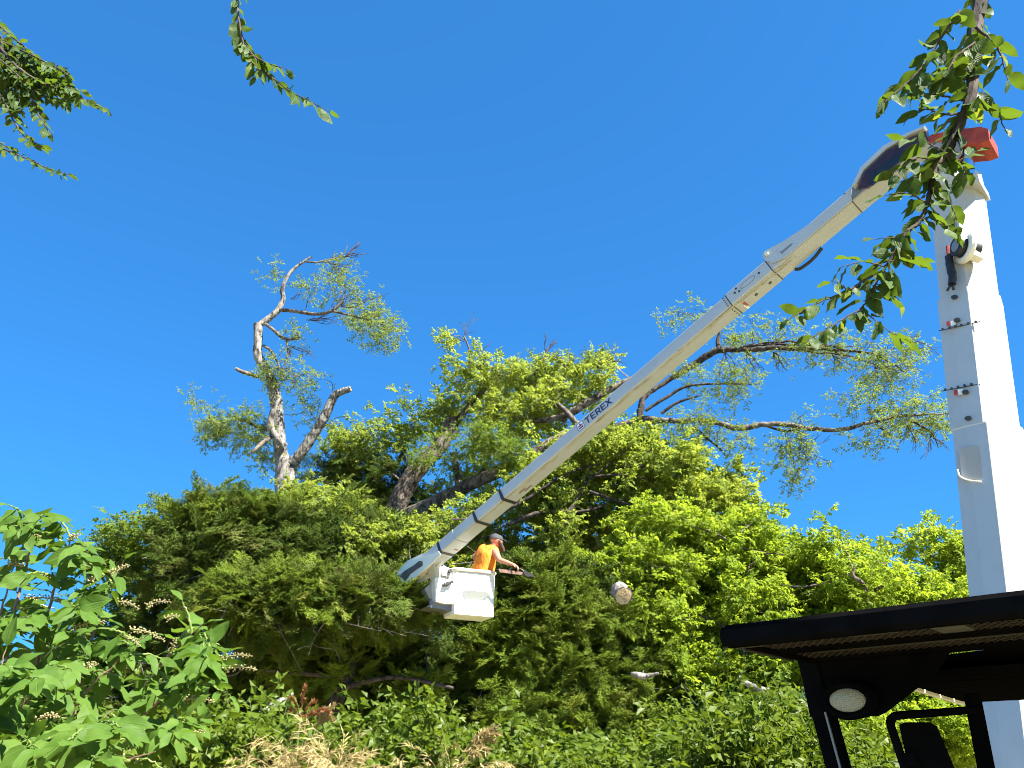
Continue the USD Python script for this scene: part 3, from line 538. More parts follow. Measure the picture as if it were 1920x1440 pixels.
cedar('tall dark cedar below the pruned trunk, broad and shaded within', 110, (480, 23.5), [(480, 1380, 23.5, 13), (470, 1200, 23.5, 10), (470, 1050, 23.5, 6)], [[(475, 1150, 23.5, 5), (560, 1120, 22.5, 4), (640, 1090, 22, 3)], [(472, 1120, 23.5, 5), (400, 1090, 22.8, 3), (340, 1080, 22.5, 2)], [(480, 1200, 23.3, 5), (380, 1220, 22.6, 3), (300, 1240, 22.4, 2)]],
      [(470, 1030, 150, 50, 23.5, 2, 150), (400, 1090, 130, 60, 23.2, 2, 110), (560, 1070, 130, 60, 23.3, 2, 120), (680, 1040, 110, 60, 23.6, 2, 110), (760, 1050, 70, 60, 24, 1.6, 60), (430, 1170, 170, 60, 22.8, 2, 70), (330, 1250, 90, 60, 23.2, 1.6, 36), (600, 1160, 140, 50, 23.2, 2, 60)], 'cedar_green', sl=1.05, front=[(420, 980, 90, 30, 23, 1.2, 60), (520, 985, 100, 34, 22.8, 1.2, 66)])
t = Tree('broadleaf_tree', 'bright green sapling left of the bucket knuckle, in front of the dark cedar', 'tree', 111, 'bark_dark', 'twig_dark', base=P(690, 1465, 22.3))
t.limb([(690, 1300, 22.3, 6), (680, 1100, 22.3, 4), (690, 1040, 22.3, 2.5)], 'trunk', to_ground=True)
t.fill([(700, 1025, 66, 30, 22, 1, 66), (740, 1010, 40, 24, 22, .8, 30), (630, 960, 90, 26, 23, 1.2, 60), (790, 1000, 36, 34, 22.6, .8, 20), (560, 930, 60, 22, 24.5, 1, 30)], nt=6, sprig_len=.95, hang=.1)
t.finish('broad', 'leaf_spring')
cedar('front cedar under the bucket, olive sprays above deep shade and leaning trunk', 112, (640, 20.3), [(600, 1420, 20.3, 17), (620, 1340, 20.3, 16), (645, 1285, 20.3, 14), (670, 1200, 20.4, 9), (690, 1120, 20.5, 5)],
      [[(660, 1230, 20.3, 6), (560, 1170, 19.8, 4), (470, 1140, 19.5, 2)], [(672, 1190, 20.3, 6), (760, 1150, 19.6, 4), (820, 1140, 19.2, 2)], [(640, 1290, 20.2, 6), (740, 1270, 20, 4), (850, 1290, 19.8, 3)], [(650, 1270, 20.2, 5), (540, 1260, 20, 4), (430, 1250, 19.8, 2)]],
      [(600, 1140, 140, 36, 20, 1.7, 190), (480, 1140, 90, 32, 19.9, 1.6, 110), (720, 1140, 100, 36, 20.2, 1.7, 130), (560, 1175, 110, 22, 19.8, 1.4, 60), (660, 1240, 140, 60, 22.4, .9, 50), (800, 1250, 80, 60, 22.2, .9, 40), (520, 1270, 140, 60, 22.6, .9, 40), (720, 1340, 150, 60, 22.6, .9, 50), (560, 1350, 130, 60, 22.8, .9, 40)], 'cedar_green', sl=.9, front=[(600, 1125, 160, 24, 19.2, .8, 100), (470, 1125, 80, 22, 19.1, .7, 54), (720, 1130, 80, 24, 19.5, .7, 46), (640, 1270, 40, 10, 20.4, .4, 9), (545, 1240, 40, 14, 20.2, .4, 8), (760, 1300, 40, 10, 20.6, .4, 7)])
cedar('wide green cedar right of the bucket, below the falling log', 113, (985, 22.4), [(985, 1440, 22.4, 12), (980, 1280, 22.4, 9), (985, 1150, 22.4, 5)],
      [[(980, 1250, 22.3, 5), (1080, 1210, 21.8, 3), (1160, 1200, 21.4, 2)], [(982, 1200, 22.3, 5), (900, 1190, 22, 3), (850, 1200, 21.8, 2)], [(980, 1320, 22.3, 5), (1080, 1310, 21.8, 3), (1180, 1320, 21.6, 2)], [(980, 1340, 22.3, 5), (880, 1330, 21.8, 3), (800, 1340, 21.6, 2)]],
      [(1000, 1110, 90, 50, 22.4, 1.2, 90), (1080, 1130, 110, 60, 22.6, 1.3, 110), (960, 1190, 120, 50, 22.2, 1.2, 100), (1100, 1210, 130, 50, 22.2, 1.2, 120), (880, 1250, 90, 50, 22.3, 1.1, 60), (1010, 1290, 150, 50, 22.2, 1.2, 110), (1150, 1300, 120, 50, 22.2, 1.2, 100), (1020, 1390, 190, 56, 22.2, 1.3, 120), (1220, 1400, 120, 60, 22.4, 1.3, 70)], 'cedar_green', sl=1.0,
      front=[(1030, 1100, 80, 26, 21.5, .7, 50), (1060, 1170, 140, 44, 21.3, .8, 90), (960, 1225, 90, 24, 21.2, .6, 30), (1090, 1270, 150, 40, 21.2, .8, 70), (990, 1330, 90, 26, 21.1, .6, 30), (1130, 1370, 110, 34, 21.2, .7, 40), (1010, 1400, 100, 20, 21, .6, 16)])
cedar('low dark cedar filling the shade under the olive sprays, left of the leaning trunk', 114, (420, 22.5), [(420, 1450, 22.5, 9), (425, 1300, 22.5, 7)], [[(422, 1330, 22.4, 4), (330, 1300, 22, 2)], [(424, 1320, 22.4, 4), (540, 1310, 22, 2)]],
      [(360, 1300, 120, 60, 22.6, 1.3, 70), (500, 1310, 130, 60, 22.8, 1.3, 80), (660, 1340, 130, 70, 22.8, 1.3, 80), (820, 1350, 110, 70, 22.8, 1.3, 80), (420, 1390, 190, 60, 22.6, 1.3, 90), (700, 1410, 190, 50, 22.8, 1.3, 90), (250, 1380, 110, 80, 23, 1.3, 60)], 'cedar_green')
def shrub(label, seed, base, blobs, mat, kind='broad'):
    t = Tree('understory_shrub', label, 'shrub', seed, 'bark_dark', 'twig_dark', base=P(base[0], 1465, base[1]))
    t.limb([(base[0], 1462, base[1], 5), (base[0]+6, base[2], base[1], 3)], 'stem', to_ground=True); t.fill(blobs, nt=7, sprig_len=1.0, hang=.05); t.finish(kind, mat, 'foliage')
shrub('green shrub under the yellow-green trees, left of the canopy post', 121, (1360, 21, 1380), [(1290, 1390, 130, 60, 21.4, 1.4, 110), (1430, 1370, 110, 70, 21.4, 1.4, 110)], 'leaf_elm')
shrub('yellow-lit shrub seen beneath the canopy, behind the mirror', 122, (1700, 20.5, 1380), [(1620, 1390, 110, 70, 20.8, 1.3, 110), (1760, 1370, 120, 90, 20.8, 1.4, 130), (1890, 1350, 90, 100, 20.8, 1.4, 80)], 'leaf_yellow_green')
shrub('dim green shrub at the far left behind the pokeweed', 123, (110, 23, 1350), [(60, 1330, 110, 90, 23, 1.4, 90), (100, 1270, 140, 60, 23.4, 1.4, 70), (190, 1370, 110, 80, 23, 1.4, 90)], 'leaf_deep')

# ================================================================== the boom lift
B0, B1 = P(835, 1027, 17.9), P(1694, 297, 10.9)      # lower left edge of the boom
AX = unit(B1-B0); SIDE = unit(np.cross(AX, [0, 0, 1])); UPN = np.cross(SIDE, AX); OUT = -SIDE   # SIDE points away from the eye
if np.dot(OUT, EYE-B0) < 0: OUT, SIDE = -OUT, -SIDE
BL = np.linalg.norm(B1-B0)
def bp(t, u=0.0, w=0.0, o=0.0):       # along, up the side face, across the underside, out from the side face
    return B0+AX*t+(UPN*u+SIDE*w)*taper(t)+OUT*o
def taper(t): return 1.0+.03*t/BL
def t_at(px, py):                      # length along the lower edge nearest to a pixel
    ts = np.linspace(-3, BL+3, 1200); q = proj(B0+ts[:, None]*AX); return ts[np.argmin(((q-[px, py])**2).sum(1))]
def solve(dirv, px, py):
    lo, hi = 0.0, 1.5
    for _ in range(40):
        m = (lo+hi)/2; tt_ = np.linspace(-3, BL+3, 800)[:, None]; q = proj(B0+dirv*m*taper(tt_)+tt_*AX)
        y = np.interp(px, q[:, 0], q[:, 1]); up = y > py if dirv is UPN else y < py
        lo, hi = (m, hi) if up else (lo, m)
    return lo
HB, WB = solve(UPN, 1140, 742), solve(SIDE, 1140, 799)
print('boom section', HB, WB, 'length', BL)
lift = Thing('boom_lift', 'white boom lift with a long slanting boom and a bucket at its lower end', 'boom lift', (6.5, 11.3, 0))
def section(t0, t1, e=0.0, h0=0.0, h1=None, w0=0.0, w1=None, ch=.035):
    h1 = HB if h1 is None else h1; w1 = WB if w1 is None else w1
    poly = sbox(h0-e, w0-e, h1+e, w1+e).buffer(-ch).buffer(ch, quad_segs=2)
    v, f = prism(poly, t1-t0, np.zeros(3), np.array([1., 0, 0]), np.array([0, 1., 0]), np.array([0, 0, 1.])); t = v[:, 2:3]+t0
    v = B0+AX*t+(UPN*v[:, :1]+SIDE*v[:, 1:2])*taper(t); return v, (f if np.dot(np.cross(UPN, SIDE), AX) > 0 else f[:, ::-1])
tS = t_at(1447, 505); tD = t_at(1373, 572); tE = t_at(1598, 378); tT = t_at(838, 1024)-.02
lift.add('upper_boom', section(t_at(812, 1046), tS), 'boom_white', smooth=30)
lift.add('boom_sleeve', section(tD, tS+.004, e=.012), 'boom_white', smooth=30)
lift.add('boom_sleeve', section(tS+.004, tE, e=.002), 'boom_white', smooth=30)
lift.add('boom_sleeve', section(tE+.006, t_at(1735, 262), e=.006), 'boom_white', smooth=30)
lift.add('tip_sleeve', section(t_at(790, 1066), tT+.28, e=.008), 'boom_white', smooth=30)
for a in (tD-.012, tS-.008, tE-.004):
    lift.add('seam', section(a, a+.016, e=.0145 if a < tS else .009), 'bolt_dark')
for px, py in ((946, 940), (896, 981), (826, 1035)):            # black straps
    a = t_at(px, py); lift.add('strap', section(a-.034, a+.034, e=.014), 'black_rubber', label=None)
# worn, dirty corner between side face and underside
rg = np.random.default_rng(77)
for k in range(70):
    a = rg.uniform(t_at(880, 990), t_at(1420, 530)); L = rg.uniform(.06, .5); w = rg.uniform(.006, .03); o = abs(rg.normal(0, .06))
    pl = Polygon([(0, 0), (L*.3, w*.9), (L, w*.3), (L*.7, -w*.6), (L*.2, -w)])
    lift.add('scuff', prism(pl, .002, bp(a, -.0015, .03+o), AX, SIDE, -UPN), 'boom_edge_dirt', kind='stuff') if k < 0 else None
sc = []
for k in range(150):
    a = rg.uniform(t_at(860, 1006), t_at(1480, 478)); L = rg.uniform(.05, .55); w = rg.uniform(.003, .014); o = abs(rg.normal(0, .055))
    pl = Polygon([(0, 0), (L*.3, w*.9), (L, w*.3), (L*.7, -w*.6), (L*.2, -w)]); e = .014 if a+L > tD-.02 else .0
    sc.append(prism(pl, .002, bp(a, -.0005-e, .034+o), AX, unit(SIDE+.15*rg.normal()*AX), -UPN))
for k in range(60):
    a = rg.uniform(t_at(790, 1066), t_at(1060, 830)); r = rg.uniform(.004, .012)
    sc.append(prism(Point(0, 0).buffer(r, quad_segs=2), .002, bp(a, -.009, rg.uniform(.05, WB-.05)), AX, SIDE, -UPN))
lift.add('scuffs', join(sc), 'boom_edge_dirt', kind='stuff')
for px, py, L, w in ((972, 936, .16, .02), (985, 940, .2, .025), (978, 944, .12, .02)):
    a = t_at(px-8, py-14); lift.add('rust_streak', prism(sbox(0, 0, L, w).buffer(.008), .002, bp(a, -.001, WB*.5+(px % 3)*.06), AX, SIDE, -UPN), 'saw_brown')
# rivet rows and bolts
def dots(a, e, n_side=5, n_und=5, r=.012):
    out = [prism(Point(0, 0).buffer(r, quad_segs=3), .006, bp(a, HB*(i+.5)/n_side, 0, e), AX, UPN, OUT) for i in range(n_side)]
    out += [prism(Point(0, 0).buffer(r, quad_segs=3), .006, bp(a, -e, WB*(i+.6)/n_und), AX, SIDE, -UPN) for i in range(n_und)]
    for o in out: lift.add('rivet', o, 'bolt_dark')
dots(tD-.07, .002); dots(t_at(844, 1019), .0)
def side_disc(px, py, rx, ry, th, mat, name, e=.013):
    o = hit(px, py, bp(0, 0, 0, e), OUT); lift.add(name, prism(affinity.scale(Point(0, 0).buffer(1, quad_segs=8), rx, ry), th, o, AX, UPN, OUT), mat, smooth=30)
def under_disc(px, py, r, mat, name, e=.013):
    o = hit(px, py, bp(0, -e), UPN); lift.add(name, prism(Point(0, 0).buffer(r, quad_segs=6), .008, o, AX, SIDE, -UPN), mat, smooth=30)
side_disc(1402, 529, .16, .05, .006, 'steel_grey', 'oval_plate'); lift.add('oval_plate_face', prism(affinity.scale(Point(0, 0).buffer(1, quad_segs=8), .15, .042), .004, hit(1402, 529, bp(0, 0, 0, .019), OUT), AX, UPN, OUT), 'boom_white')
for px, py in ((1423, 512), (1378, 549), (1386, 546), (1380, 541)): side_disc(px, py, .02, .02, .006, 'bolt_dark', 'bolt')
for px, py in ((1444, 530), (1418, 552)): under_disc(px, py, .03, 'bolt_dark', 'bolt')
side_disc(1599, 363, .21, .095, .012, 'plate_grey', 'oval_plate', .008)
for px, py in ((1586, 372), (1612, 354)): side_disc(px, py, .018, .018, .006, 'black_rubber', 'bolt', .021)
def under_decal(px, py, L, w, mat, name='warning_decal'):
    o = hit(px, py, bp(0, -.0135), UPN); lift.add(name, prism(sbox(-L/2, -w/2, L/2, w/2), .002, o, AX, SIDE, -UPN), mat)
for k in range(2): under_decal(1398+k*2, 570+k*4.5, .05, .16, 'decal_red' if k == 0 else 'decal_white')
under_decal(779, 1086, .26, .04, 'decal_red'); under_decal(803, 1073, .16, .035, 'decal_red'); under_decal(855, 1031, .03, .12, 'decal_red')
# flange plate standing up from the side face
fl = [hit(x, y, bp(0, 0, 0, .016), OUT) for x, y in ((1598, 352), (1530, 413), (1434, 473), (1430, 480), (1436, 488), (1452, 494), (1470, 486), (1600, 375))]
def side_poly(px_list, th, o, mat, name, smooth=False):
    q = [hit(x, y, bp(0, 0, 0, o), OUT)-bp(0, 0, 0, o) for x, y in px_list]
    pl = Polygon([(np.dot(v, AX), np.dot(v, UPN)) for v in q]).buffer(.015).buffer(-.015)
    return lift.add(name, prism(pl, th, bp(0, 0, 0, o), AX, UPN, OUT), mat, smooth=smooth)
side_poly([(1597, 355), (1530, 413), (1470, 453), (1434, 472), (1430, 480), (1436, 489), (1450, 494), (1472, 484), (1598, 377)], .022, .012, 'boom_white', 'flange_plate')
side_disc(1438, 477, .035, .035, .035, 'rim_cream', 'pin', .034)
side_poly([(1462, 474), (1482, 458), (1486, 456), (1484, 460), (1466, 476)], .006, .034, 'plate_grey', 'weld_rib')
# cover at the elbow: smoky transparent bonnet over red and dark gear
side_poly([(1606, 352), (1622, 324), (1666, 284), (1700, 264), (1735, 246), (1742, 262), (1690, 300), (1628, 352)], .018, .05, 'red_paint', 'gear_plate')
side_poly([(1624, 347), (1632, 328), (1680, 292), (1730, 264), (1735, 270), (1690, 302), (1636, 349)], .03, .075, 'gear_dark', 'gear_recess')
side_poly([(1604, 356), (1620, 322), (1662, 282), (1706, 258), (1740, 244), (1744, 264), (1690, 306), (1630, 354)], .006, .17, 'clear_cover', 'clear_cover')
side_poly([(1604, 356), (1620, 322), (1662, 282), (1706, 258), (1740, 244), (1738, 249), (1708, 263), (1668, 287), (1627, 325), (1612, 352)], .15, .02, 'boom_white', 'cover_rim')
# black hose along the far lower edge
o = bp(tS, -.02, WB+.02); lift.add('hose', tube(spline([bp(t_at(1470, 486), .0, WB), bp(t_at(1478, 480), -.05, WB+.015), bp(t_at(1500, 461), -.06, WB+.02), bp(t_at(1520, 444), -.02, WB)], 6), .03, 8), 'black_rubber', smooth=40)
# lettering and emblem on the side face
la, lb = hit(1097, 790, bp(0, 0, 0, .001), OUT), hit(1146, 750, bp(0, 0, 0, .001), OUT)
LW = np.linalg.norm(lb-la); tm = meshkit.text_mesh('TEREX', .20, .003, bold=True); v = np.array(tm.vertices); w = v[:, 0].max()-v[:, 0].min()
hL = HB*.55; v[:, 0] = (v[:, 0]-v[:, 0].min())*(LW/w); v[:, 1] *= hL/v[:, 1].max(); off = np.dot(la-bp(0), UPN)
lift.add('lettering', (bp(np.dot(la-bp(0), AX), HB*.24, 0, .0005)+v[:, :1]*AX+v[:, 1:2]*UPN+v[:, 2:3]*OUT, np.array(tm.faces)), 'decal_navy')
ea = np.dot(hit(1088, 797, bp(0, 0, 0, .001), OUT)-bp(0), AX); S = hL*1.25
def emb(poly, z, mat, nm): lift.add(nm, prism(affinity.scale(poly, S, S, origin=(0, 0)), .002, bp(ea, HB*.5, 0, z), AX, UPN, OUT), mat)
fr = rrect(-.5, -.5, .5, .5, .08)
emb(fr.difference(rrect(-.455, -.455, .455, .455, .06)), .0005, 'decal_navy', 'emblem'); emb(rrect(-.42, -.42, .42, .42, .04), .0008, 'decal_white', 'emblem')
emb(sbox(-.34, -.33, .34, -.12), .003, 'decal_purple', 'emblem'); emb(Polygon([(-.34, -.04), (.34, -.04), (.34, .22), (.17, .06), (.05, .34), (-.05, .34), (-.17, .06), (-.34, .22)]), .003, 'decal_purple', 'emblem')

# --- knuckle at the bucket end
lift.add('tip_cover', side_poly([(838, 1022), (818, 1032), (790, 1040), (765, 1052), (745, 1072), (742, 1079), (752, 1093), (768, 1100), (800, 1088), (846, 1034)], .03, -.30, 'rim_cream', 'tip_plate') and section(t_at(778, 1077)-.25, t_at(800, 1060), e=.012, ch=.08), 'rim_cream', smooth=30)
side_poly([(747, 1073), (766, 1055), (790, 1046), (816, 1038), (824, 1034), (828, 1040), (812, 1056), (786, 1078), (764, 1097), (752, 1088)], .03, .01, 'rim_cream', 'tip_plate')
side_poly([(750, 1080), (758, 1071), (776, 1060), (786, 1052), (792, 1052), (793, 1060), (784, 1066), (770, 1076), (760, 1090)], .006, .042, 'gear_dark', 'opening')

# --- bucket: a moulded tub turned to the right
TF = unit(np.array([0.90, 0.44, 0])); NF = unit(np.array([0.44, -0.90, 0])); ZU = np.array([0, 0, 1.0])
bo = P(850.5, 1151, 18.7); bo = bo-NF*0.0          # front left bottom corner
def xw(px, py, o=0.0): return hit(px, py, bo+NF*o, NF)
BW = np.dot(xw(929, 1156)-bo, TF); BH = xw(850.5, 1066)[2]-bo[2]; BD = .68
print('bucket', BW, BD, BH, bo)
def bk(x, y, z): return bo+TF*x-NF*y+ZU*z          # along the front, back from it, up
def tub():
    outer = [rrect(.03*(1-z), .03*(1-z), BW-.03*(1-z), BD-.03*(1-z), .09) for z in (0, 1)]
    def ring(p, n=48): ls = np.linspace(0, p.exterior.length, n, endpoint=False); return np.array([p.exterior.interpolate(l).coords[0] for l in ls])
    prof = [(-.03, .0), (-.006, .008), (.002, .03), (.012, BH*.5), (.02, BH-.03), (-.03, BH-.03), (-.035, BH*.5), (-.06, .07)]
    V = []
    base = rrect(0, 0, BW, BD, .055)
    for o, z in prof:
        q = base.buffer(o-.02, quad_segs=6); r = ring(q); c = np.array([BW/2, BD/2]); a = np.arctan2(*(r-c).T[::-1]); r = r[np.argsort(a)]
        V.append(np.array([bk(x, y, z) for x, y in r]))
    n = 48; F = []
    for i in range(len(prof)-1):
        for j in range(n): F.append((i*n+j, i*n+(j+1) % n, (i+1)*n+(j+1) % n, (i+1)*n+j))
    v = np.vstack(V); f = np.array(F); v = np.vstack([v, bk(BW/2, BD/2, 0), bk(BW/2, BD/2, .07)]); m = len(v)
    caps = np.array([[(j+1) % n, j, m-2] for j in range(n)]+[[(len(prof)-1)*n+j, (len(prof)-1)*n+(j+1) % n, m-1] for j in range(n)])
    return v, np.vstack([f[:, [0, 1, 2]], f[:, [0, 2, 3]], caps])
bucket = lift.add('bucket', tub(), 'bucket_white', smooth=50)
rim = rrect(-.045, -.045, BW+.045, BD+.045, .13).difference(rrect(.04, .04, BW-.04, BD-.04, .07))
rp = np.array(rrect(-.008, -.008, BW+.008, BD+.008, .12).exterior.coords); rp3 = np.array([bk(x, y, BH-.005) for x, y in rp])
lift.add('rim', tube(np.vstack([rp3, rp3[1:2]]), .042, 10), 'rim_cream', smooth=60, parent=bucket)
# moulded foot step on the front: a wedge with a scooped top line
def step():
    xa, xb, zt = .29*BW, .88*BW, BH-xw(880, 1112)[2]+bo[2]-BH
    z0 = xw(880, 1110)[2]-bo[2]; q = xw(864, 1114)-bo; xa = np.dot(q, TF); xb = np.dot(xw(919, 1114)-bo, TF)
    top = [(xa, .0, z0), (xb, .0, z0), (xb-.06, .13, z0+.01), (xa+.14, .13, z0+.01)]
    bot = [(xa+.10, .0, z0-.16), (xb-.20, .0, z0-.16)]
    P_ = [bk(x, -y+.012, z) for x, y, z in top+bot]
    v = np.array(P_); f = np.array([[0, 1, 2], [0, 2, 3], [3, 2, 5], [3, 5, 4], [0, 3, 4], [1, 5, 2], [0, 4, 5], [0, 5, 1]])
    return v, f
lift.add('foot_step', step(), 'bucket_white', parent=bucket)
bs = []
rb = np.random.default_rng(9)
for k in range(46):
    x, z = rb.uniform(.08, BW-.08), rb.uniform(.06, BH-.1)*(1 if rb.random() < .6 else .35); L, w_ = rb.uniform(.015, .12), rb.uniform(.002, .007); an = rb.normal(0, .9)
    bs.append(prism(affinity.rotate(Polygon([(0, 0), (L*.4, w_), (L, 0), (L*.5, -w_)]), math.degrees(an)), .002, bk(x, -.021, z), TF, ZU, NF))
lift.add('scuffs', join(bs), 'boom_edge_dirt', parent=bucket, kind='stuff')
# control box and mounting left of the bucket
def pxbox(pts, o, th, mat, name, parent=None):
    q = [xw(x, y, o)-bo for x, y in pts]; pl = Polygon([(np.dot(v, TF), v[2]) for v in q]).buffer(.012).buffer(-.006)
    return lift.add(name, prism(pl, th, bo+NF*(o-th), TF, ZU, NF), mat, parent=parent)
pxbox([(816, 1083), (850, 1083), (850, 1132), (834, 1131), (818, 1127)], -.06, .42, 'bucket_white', 'mount_box')
pxbox([(817, 1084), (817, 1072), (832, 1061), (838, 1064), (849, 1068), (849, 1083)], -.10, .30, 'bucket_white', 'mount_box')
pxbox([(830, 1072), (845, 1070), (846, 1078), (838, 1080), (830, 1078)], -.02, .08, 'rim_cream', 'control_cover')
for px, py, r in ((843, 1071, .045), (838, 1096, .035), (833, 1097, .03), (846, 1092, .03)):
    o = xw(px, py, -.01); lift.add('fitting', cyl(o-NF*.08, o+NF*.05, r, 12), 'black_rubber', smooth=30)
for k in range(5):
    a, b = xw(836+k*3, 1082+k % 2, 0.0), xw(832+k*3.2, 1096-k, -.01); lift.add('control_hose', tube(spline([a, (a+b)/2+NF*.06+TF*.03*(k % 2), b], 5), .009, 5), 'black_rubber')
a, b = xw(832, 1097), xw(848, 1091); lift.add('lever', bar(a+NF*.03, b+NF*.03, .035, .045), 'black_rubber')
pxbox([(797, 1104), (816, 1086), (817, 1126), (806, 1122)], -.30, .25, 'boom_white', 'mount_arm')
pxbox([(801, 1137), (812, 1131), (850, 1133), (851, 1146)], -.16, .5, 'steel_grey', 'under_bracket')
a = bp(t_at(800, 1060), HB*.5, WB*.5); lift.add('pivot_arm', bar(a, bk(-.18, BD*.5, BH*.62), .24, .26), 'boom_white')

# --- lower boom: the white post on the right, with the elbow at its top
PD = 11.1
C0, C1 = P(1815, 1113, PD), P(1737, 333, PD)
CAX = unit(C1-C0); CX = unit(np.cross([0.41, 0.91, 0], CAX)); CX = unit(SIDE*0+np.cross(CAX, OUT)); CX = -CX if CX[0] < 0 else CX; CN = np.cross(CAX, CX); CN = -CN if np.dot(CN, EYE-C0) < 0 else CN
CL = np.linalg.norm(C1-C0)
def cp(t, x, o): return C0+CAX*t+CX*x+CN*o
def ct(py): 
    ts = np.linspace(-4, CL+2, 1500); return ts[np.argmin(abs(proj(C0+ts[:, None]*CAX)[:, 1]-py))]
wid = lambda py, px0, px1: abs(px1-px0)*mpp(px0, py, PD)
def post(t0, t1, x0, w, d=.62):
    k = w/1.02; poly = Polygon([(x0, -.07), (x0+.19, -.01), (x0+.40*k, .03), (x0+.62*k, -.14), (x0+.70*k, -.35), (x0+.66*k, -d), (x0, -d)]).buffer(.012).buffer(-.004)
    return prism(poly, t1-t0, cp(t0, 0, 0), CX, CN, CAX)
def xoff(px, py): return np.dot(hit(px, py, C0, CN)-cp(ct(py), 0, 0), CX)
tj, tk = ct(560), ct(803)
lift.add('lower_boom', post(tj-.3, CL, xoff(1759, 545), 1.02), 'boom_white', smooth=20)
lift.add('lower_boom', post(tk+.004, tj, xoff(1757, 570), 1.12, .66), 'boom_white', smooth=20)
lift.add('lower_boom', post(-3.4, tk-.004, xoff(1784, 806), 1.16, .68), 'boom_white', smooth=20)
lift.add('seam', post(tk-.012, tk+.012, xoff(1783, 803)-.005, 1.15, .65), 'rim_cream')
for py, pts in ((612, [(1768, 618), (1781, 615), (1792, 612), (1803, 610), (1816, 607), (1830, 604)]), (728, [(1773, 731), (1785, 729), (1797, 726), (1809, 723), (1822, 721)])):
    for q in pts:
        o = hit(*q, C0+CN*.03, CN); lift.add('rivet', prism(Point(0, 0).buffer(.018, quad_segs=3), .02, o, CX, CAX, CN), 'bolt_dark')
    a, b = hit(pts[0][0]-8, pts[0][1]+2.5, C0+CN*.03, CN), hit(1838, pts[-1][1]-1, C0+CN*.03, CN); lift.add('seam', bar(a, b, .012, .012), 'bolt_dark')
for q in ((1795, 601), (1790, 558), (1811, 736), (1816, 785)):
    o = hit(*q, C0+CN*.03, CN); lift.add('bolt', prism(affinity.scale(Point(0, 0).buffer(.04, quad_segs=5), 1.1, .8), .03, o, CX, CAX, CN), 'bolt_dark', smooth=30)
for q, n in (((1778, 607), 0), ((1792, 736), 1)):
    o = hit(*q, C0+CN*.034, CN); lift.add('warning_decal', prism(sbox(-.022, -.04, .022, .04), .006, o, CX, CAX, CN), 'decal_red')
    o = hit(q[0]+9, q[1]-1, C0+CN*.034, CN); lift.add('warning_decal', prism(sbox(-.03, -.04, .035, .04), .006, o, CX, CAX, CN), 'decal_white')
o = hit(1836, 868, C0+CN*.03, CN); pn = rrect(-.28, -.26, .28, .26, .07); lift.add('access_panel', prism(affinity.scale(pn, .5, .9), .008, hit(1822, 868, C0+CN*.012, CN), CX, CAX, CN), 'boom_white', smooth=30)
lift.add('cable', tube(spline([hit(x, y, C0+CN*.05, CN) for x, y in ((1795, 880), (1800, 893), (1815, 900), (1840, 903))], 6), .012, 6), 'rim_cream')
# elbow, rod, winch
ec = hit(1795, 268, C0-CN*.2, CN)
def cpoly(pts, o, th, mat, name, sm=False):
    q = [hit(x, y, C0+CN*o, CN)-C0 for x, y in pts]; pl = Polygon([(np.dot(v, CX), np.dot(v, CAX)) for v in q]).buffer(.01).buffer(-.005)
    return lift.add(name, prism(pl, th, C0+CN*(o-th), CX, CAX, CN), mat, smooth=sm)
cpoly([(1722, 268), (1748, 252), (1790, 244), (1838, 238), (1852, 242), (1854, 262), (1838, 268), (1800, 272), (1772, 292), (1740, 300)], -.02, .5, 'red_paint', 'elbow_link')
cpoly([(1730, 272), (1800, 262), (1802, 284), (1765, 330), (1735, 320)], .0, .06, 'plate_grey', 'elbow_plate')
cpoly([(1775, 318), (1806, 310), (1812, 345), (1770, 345)], -.15, .3, 'rim_cream', 'bracket')
lift.add('hydraulic_rod', cyl(hit(1815, 355, C0-CN*.18, CN), hit(1813, 246, C0-CN*.18, CN), .10, 20), 'chrome', smooth=40)
cpoly([(1737, 335), (1800, 329), (1832, 326), (1836, 340), (1739, 348)], .05, .55, 'boom_white', 'cap_plate')
wo = hit(1801, 463, C0+CN*.2, CN); wx = unit(CN*.75-CX*.65)
lift.add('winch_drum', cyl(wo-wx*.25, wo+wx*.08, .15, 20), 'black_rubber', smooth=30); lift.add('winch_drum', cyl(wo+wx*.082, wo+wx*.09, .09, 16), 'plate_grey')
th = np.linspace(math.pi*.95, math.pi*2.15, 14); sy = np.cross(wx, CX); sy = unit(sy); sx = np.cross(sy, wx)
ring_ = [wo+sx*.20*math.cos(a)+sy*.20*math.sin(a)-wx*.06 for a in th]
lift.add('winch_guard', tube(np.array(ring_), .055, 8), 'rim_cream', smooth=40); lift.add('winch_arm', bar(wo+CX*.08-CAX*.12, wo+CX*.2-CAX*.15-CN*.2, .14, .14), 'rim_cream')
lift.add('control_hose', tube(spline([hit(x, y, C0+CN*.12, CN) for x, y in ((1777, 462), (1778, 475), (1779, 484))], 5), .028, 8), 'red_paint', smooth=40)
lift.add('hose_sleeve', tube(spline([hit(x, y, C0+CN*.12, CN) for x, y in ((1779, 481), (1782, 500), (1786, 518), (1785, 533))], 5), .06, 8, .2, rg), 'black_rubber', smooth=40)
for x, y in ((1776, 545), (1788, 543)): lift.add('control_hose', tube(spline([hit(1785, 531, C0+CN*.12, CN), hit((1785+x)/2, 537, C0+CN*.14, CN), hit(x, y, C0+CN*.1, CN)], 5), .02, 6), 'black_rubber')
